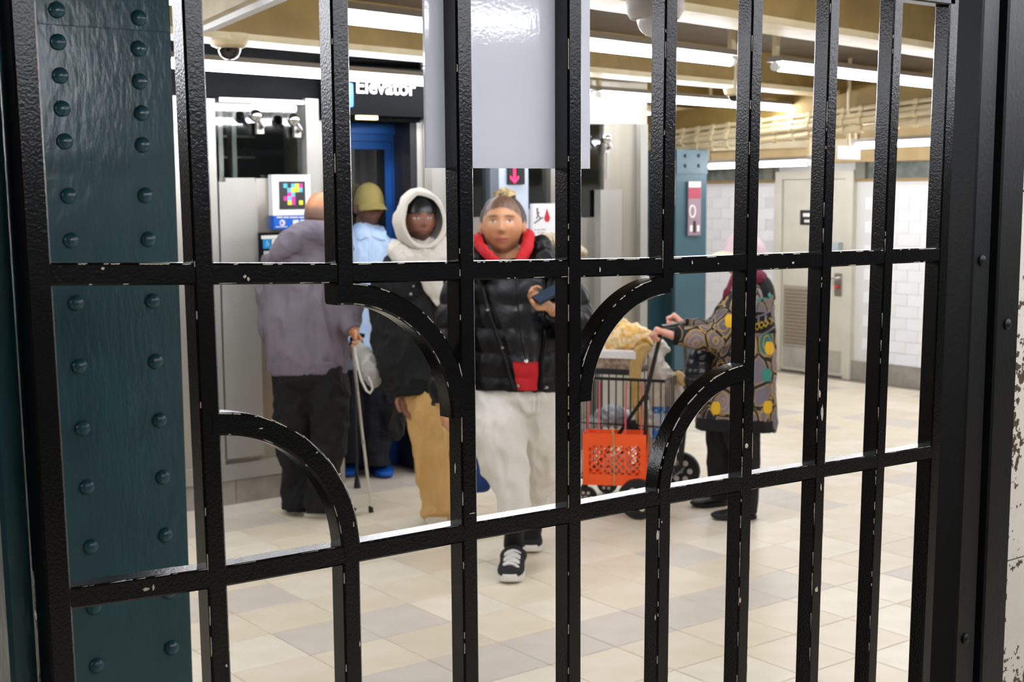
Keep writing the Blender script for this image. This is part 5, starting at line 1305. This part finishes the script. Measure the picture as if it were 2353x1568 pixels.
def wheel(g, r, w_, nm='wheel', holes=6):
    c = g+Z*r; t = MB().lathe(c-B_*w_/2, B_, [(r*.72, 0), (r*.95, 0), (r, w_*.25), (r, w_*.75), (r*.95, w_), (r*.72, w_)], 28)
    wo = t.build(nm, M('cart_tyre', '#131416', .55), cart, True)
    MB().lathe(c-B_*w_*.35, B_, [(.01, -.003), (r*.74, 0), (r*.74, w_*.7), (.01, w_*.7+.003)], 24).build('wheel_disc', M('wheel_black_plastic', '#1b1c20', .4), wo, True)
    for i in range(holes):
        an = 2*math.pi*i/holes; q = c-B_*(w_*.5+.0015)+(A_*math.cos(an)+Z*math.sin(an))*r*.48
        MB().lathe(q, B_, [(r*.15, 0), (r*.15, .002)], 10).build('wheel_hole', M('wheel_hole_pale', '#cfcabf', .6), wo)
    MB().lathe(c-B_*(w_*.5+.006), B_, [(.012, 0), (.012, w_+.012)], 10).build('hub', m_steel, wo, True)
wheel(GW, .104, .03); wheel(GV, .104, .03)
gc = N1+A_*.06-B_*.0; wheel(gc, .058, .026); wheel(gc+B_*.36, .058, .026)
for g in (gc, gc+B_*.36): MB().tube([g+Z*.058, g+Z*BZ], .007, 6).build('caster_fork', m_wire, cart, True)
MB().tube([GW+Z*.104, GV+Z*.104], .008, 8).build('axle', m_steel, cart, True)
hN, hF = at(1522, 752, LD-.22), at(1580, 742, LD+.14)
HB = (hF-hN)
for g, h, s in ((GW+B_*.03, hN, -1), (GV-B_*.03, hF, 1)):
    m_ = Vector((g.x, g.y, 0))+A_*.03
    MB().tube([g+Z*.104, m_+Z*.40, m_+Z*.62, h-Z*.06-A_*.015, h], .0105, 8).build('upright', m_wire, cart, True)
    MB().tube([N1+(B_*.40 if s > 0 else B_*0)-B_*.012*(-s if s < 0 else s)*0+Z*.10+A_*.03, m_+Z*.63], .0095, 8).build('brace', m_wire, cart, True)
MB().tube([hN-HB.normalized()*.02, hF+HB.normalized()*.02], .012, 10).build('handle', m_wire, cart, True)
MB().tube([hN+HB*.55, hF+HB.normalized()*.01], .0155, 10).build('grip', M('grip_brown_grey', '#5c5248', .6), cart, True)

# orange milk crate hung on the near side
cf0 = at(1341, 990, depth(G1)-.17); cw, ch_, cdp = .31, .262, .13
C0 = at(1341, 1114, depth(GW)+.035); C0 = Vector((C0.x, C0.y, C0.z)); Ca = (RH*.985-FH*.17).normalized(); Cb = Vector((-Ca.y, Ca.x, 0))
mc = thing('milk_crate', C0+Ca*.15+Cb*.06, 'bright orange plastic milk crate tied to the side of the cart', 'crate')
om = M('orange_plastic', '#ff6426', .4, var=('#f9541a', 7))
cz0 = C0.z
def cpan(o, u, L_, nm):
    """one crate side: frame bands, posts and diagonal lattice"""
    t = MB(); n_ = u.cross(Z)
    def bar_(p, q, w_, d_=.006): t.bar(o+u*p[0]+Z*p[1], o+u*q[0]+Z*q[1], w_, d_, Z if abs(q[0]-p[0]) > abs(q[1]-p[1]) else u)
    bar_((0, ch_-.03), (L_, ch_-.03), .06, .008); bar_((0, .028), (L_, .028), .056, .008)
    for x_ in (.012, L_-.012): bar_((x_, 0), (x_, ch_), .026, .010)
    if L_ > .2:
        for x_ in (L_*.5-.055, L_*.5+.055): bar_((x_, .05), (x_, ch_-.05), .008)
    pnl_ = t.build(nm, om, mc)
    y0, y1 = .056, ch_-.06; hgt = y1-y0; k = 0; st = .036
    x = -hgt
    while x < L_:
        a0 = max(0, -x); a1 = min(hgt, L_-x)
        if a1-a0 > .02:
            for fl in (0, 1):
                P_ = o+u*(x+a0)+Z*(y0+(a0 if not fl else hgt-a0)); Q_ = o+u*(x+a1)+Z*(y0+(a1 if not fl else hgt-a1))
                MB().bar(P_+n_*(.001*fl), Q_+n_*(.001*fl), .0065, .005, u).build('lattice_bar', om, pnl_)
        x += st
cpan(C0, Ca, cw, 'front_side'); cpan(C0+Cb*cdp, Ca, cw, 'back_side'); cpan(C0, Cb, cdp, 'end_side'); cpan(C0+Ca*cw, Cb, cdp, 'end_side')
MB().prism([C0, C0+Ca*cw, C0+Ca*cw+Cb*cdp, C0+Cb*cdp], Z*.01).build('crate_floor', om, mc)
for u in (.02, .075, .21, .29):
    p = C0+Ca*u+Z*ch_; q = p+Z*(RZ-p.z+.0)+Cb*.07
    o = MB().tube([p, q], .004, 6).build('cord', M('red_cord', '#c9525c', .7), mc, True)
MB().tube([C0+Ca*.155-Cb*.006+Z*.0, C0+Ca*.15-Cb*.008+Z*ch_, C0+Ca*.14+Cb*.05+Z*(ch_+.03)], .004, 6).build('cord', M('tan_cord', '#b09a63', .8), mc, True)
rb = random.Random(3)
for i in range(4):
    for j in range(4):
        c = C0+Ca*(.105+i*.034+(.017 if j % 2 else 0))+Cb*.045+Z*(.032+j*.034)
        e_ = MB().ball(c, .0185, 12, 8).build('small_ball', M('pinkish_white', '#f0c9bd', .6), None, True)
        tag(e_, 'small round pinkish white ball packed inside the orange crate', 'ball', 'round balls in the orange crate')

# load in and on the basket
DB = depth((N1+N2)/2)
def lump(name, limbs, Dd, mat, label, cat, fold=None, voxel=.007, group=None):
    t = MB()
    for L_ in limbs: limb(t, Dd, L_)
    c = at(limbs[0][-1][0], limbs[0][-1][1], Dd)
    o = solid(name, t, mat, None, voxel, 2, fold); return tag(o, label, cat, group)
yb = M('yellow_wrapped_food', '#f0dcae', .3, var=('#eab048', 26, .1), bump=(50, .006), coat=.3)
lump('bread_bag', [[(1398, 792, .1, 16, 1), (1420, 776, .1, 29, 1), (1458, 776, .1, 31, 1), (1490, 780, .1, 20, 1)], [(1425, 752, .12, 18, 1), (1432, 736, .12, 8, 1)]], DB, yb, 'yellow and orange food in a clear bag on top of the cart', 'bag', folds(.012, 22, 22, 22, .004, 60, 3))
bx_ = thing('food_tray', at(1420, 880, DB+.16), 'clear plastic tray of brown food with a white lid on the cart', 'tray')
ta = at(1362, 886, DB+.06); ta.z = RZ+.012; tA, tB = A_, B_; tl, tw_ = .225, .22
MB().prism([ta, ta+tA*tl, ta+tA*tl+tB*tw_, ta+tB*tw_], Z*.085).build('contents', M('brown_food', '#7a6456', .7, var=('#b39c88', 30, .12), bump=(60, .006)), bx_)
MB().prism([ta-tA*.006-tB*.006, ta+tA*(tl+.006)-tB*.006, ta+tA*(tl+.006)+tB*(tw_+.006), ta-tA*.006+tB*(tw_+.006)], Z*.03).build('base_tray', M('dark_tray', '#2a2a2c', .3), bx_)
MB().prism([ta+Z*.085-tA*.008-tB*.008, ta+Z*.085+tA*(tl+.008)-tB*.008, ta+Z*.085+tA*(tl+.008)+tB*(tw_+.008), ta+Z*.085-tA*.008+tB*(tw_+.008)], Z*.038).build('lid', M('white_lid', '#e9e7e6', .35), bx_)
lump('paper_wrap', [[(1492, 796, 0, 10, .4), (1470, 812, 0, 17, .4), (1460, 850, 0, 15, .4), (1462, 900, 0, 14, .4), (1468, 950, 0, 12, .4), (1474, 985, 0, 8, .4)]], DB-.03, M('tan_straw', '#c8a86a', .8, var=('#b5945a', 25), bump=(120, .002)), 'curved tan paper wrap standing in the cart behind the black brace', 'wrap')
wb = lump('plastic_bag', [[(1518, 796, 0, 16, .8), (1508, 826, 0, 16, .8), (1516, 860, 0, 26, .9), (1528, 900, 0, 36, .9), (1524, 980, 0, 36, .9), (1518, 1060, 0, 34, .9)], [(1498, 812, .0, 8, 1), (1512, 792, 0, 12, 1), (1534, 806, 0, 7, 1)], [(1560, 862, 0, 10, 1), (1545, 900, 0, 22, 1)]], DB+.10, M('white_polythene', '#dcdad4', .35, var=('#c9b9a4', 9, .15), bump=(60, .004)), 'white plastic carrier bag with blue print standing in the cart', 'bag', folds(.012, 20, 20, 10, .003, 60, 7))
wb_p = M('carrier_blue_print', '#2f7fc8', .5)
patch(wb, [(935, 1498, 1538), (950, 1498, 1537)], 'blue_print_band', wb_p, wb, .002, 6, .002); patch(wb, [(984, 1497, 1519), (1010, 1497, 1518)], 'blue_print_block', wb_p, wb, .002, 5, .002)
patch(wb, [(952, 1500, 1536), (982, 1500, 1535)], 'pale_print_block', M('pale_blue_print', '#b9cfe2', .5), wb, .002, 6, .002)
lump('bread_roll', [[(1556, 858, 0, 9, 1), (1566, 870, 0, 11, 1), (1570, 884, 0, 7, 1)]], DB+.06, M('bread_crust', '#e3b868', .6, var=('#f0d9a6', 30)), 'golden bread roll showing at the mouth of the white bag', 'bread')
lump('clear_bag', [[(1368, 978, 0, 14, 1), (1396, 958, 0, 26, 1), (1432, 962, 0, 22, 1), (1452, 978, 0, 10, 1)]], DB+.14, M('grey_clear_polythene', '#b9bdc0', .25, bump=(50, .005), var=('#8f979c', 12)), 'grey crumpled plastic bag inside the wire basket', 'bag', folds(.012, 22, 22, 22, .003, 60, 5))
lump('black_pouch', [[(1440, 990, 0, 16, 1), (1462, 985, 0, 20, 1), (1478, 995, 0, 14, 1)], [(1476, 1060, 0, 16, 1), (1480, 1030, 0, 14, 1)]], DB+.10, M('black_cloth_pouch', '#141316', .8), 'small black pouch inside the wire basket above the crate', 'bag', folds(.006, 20, 20, 20))
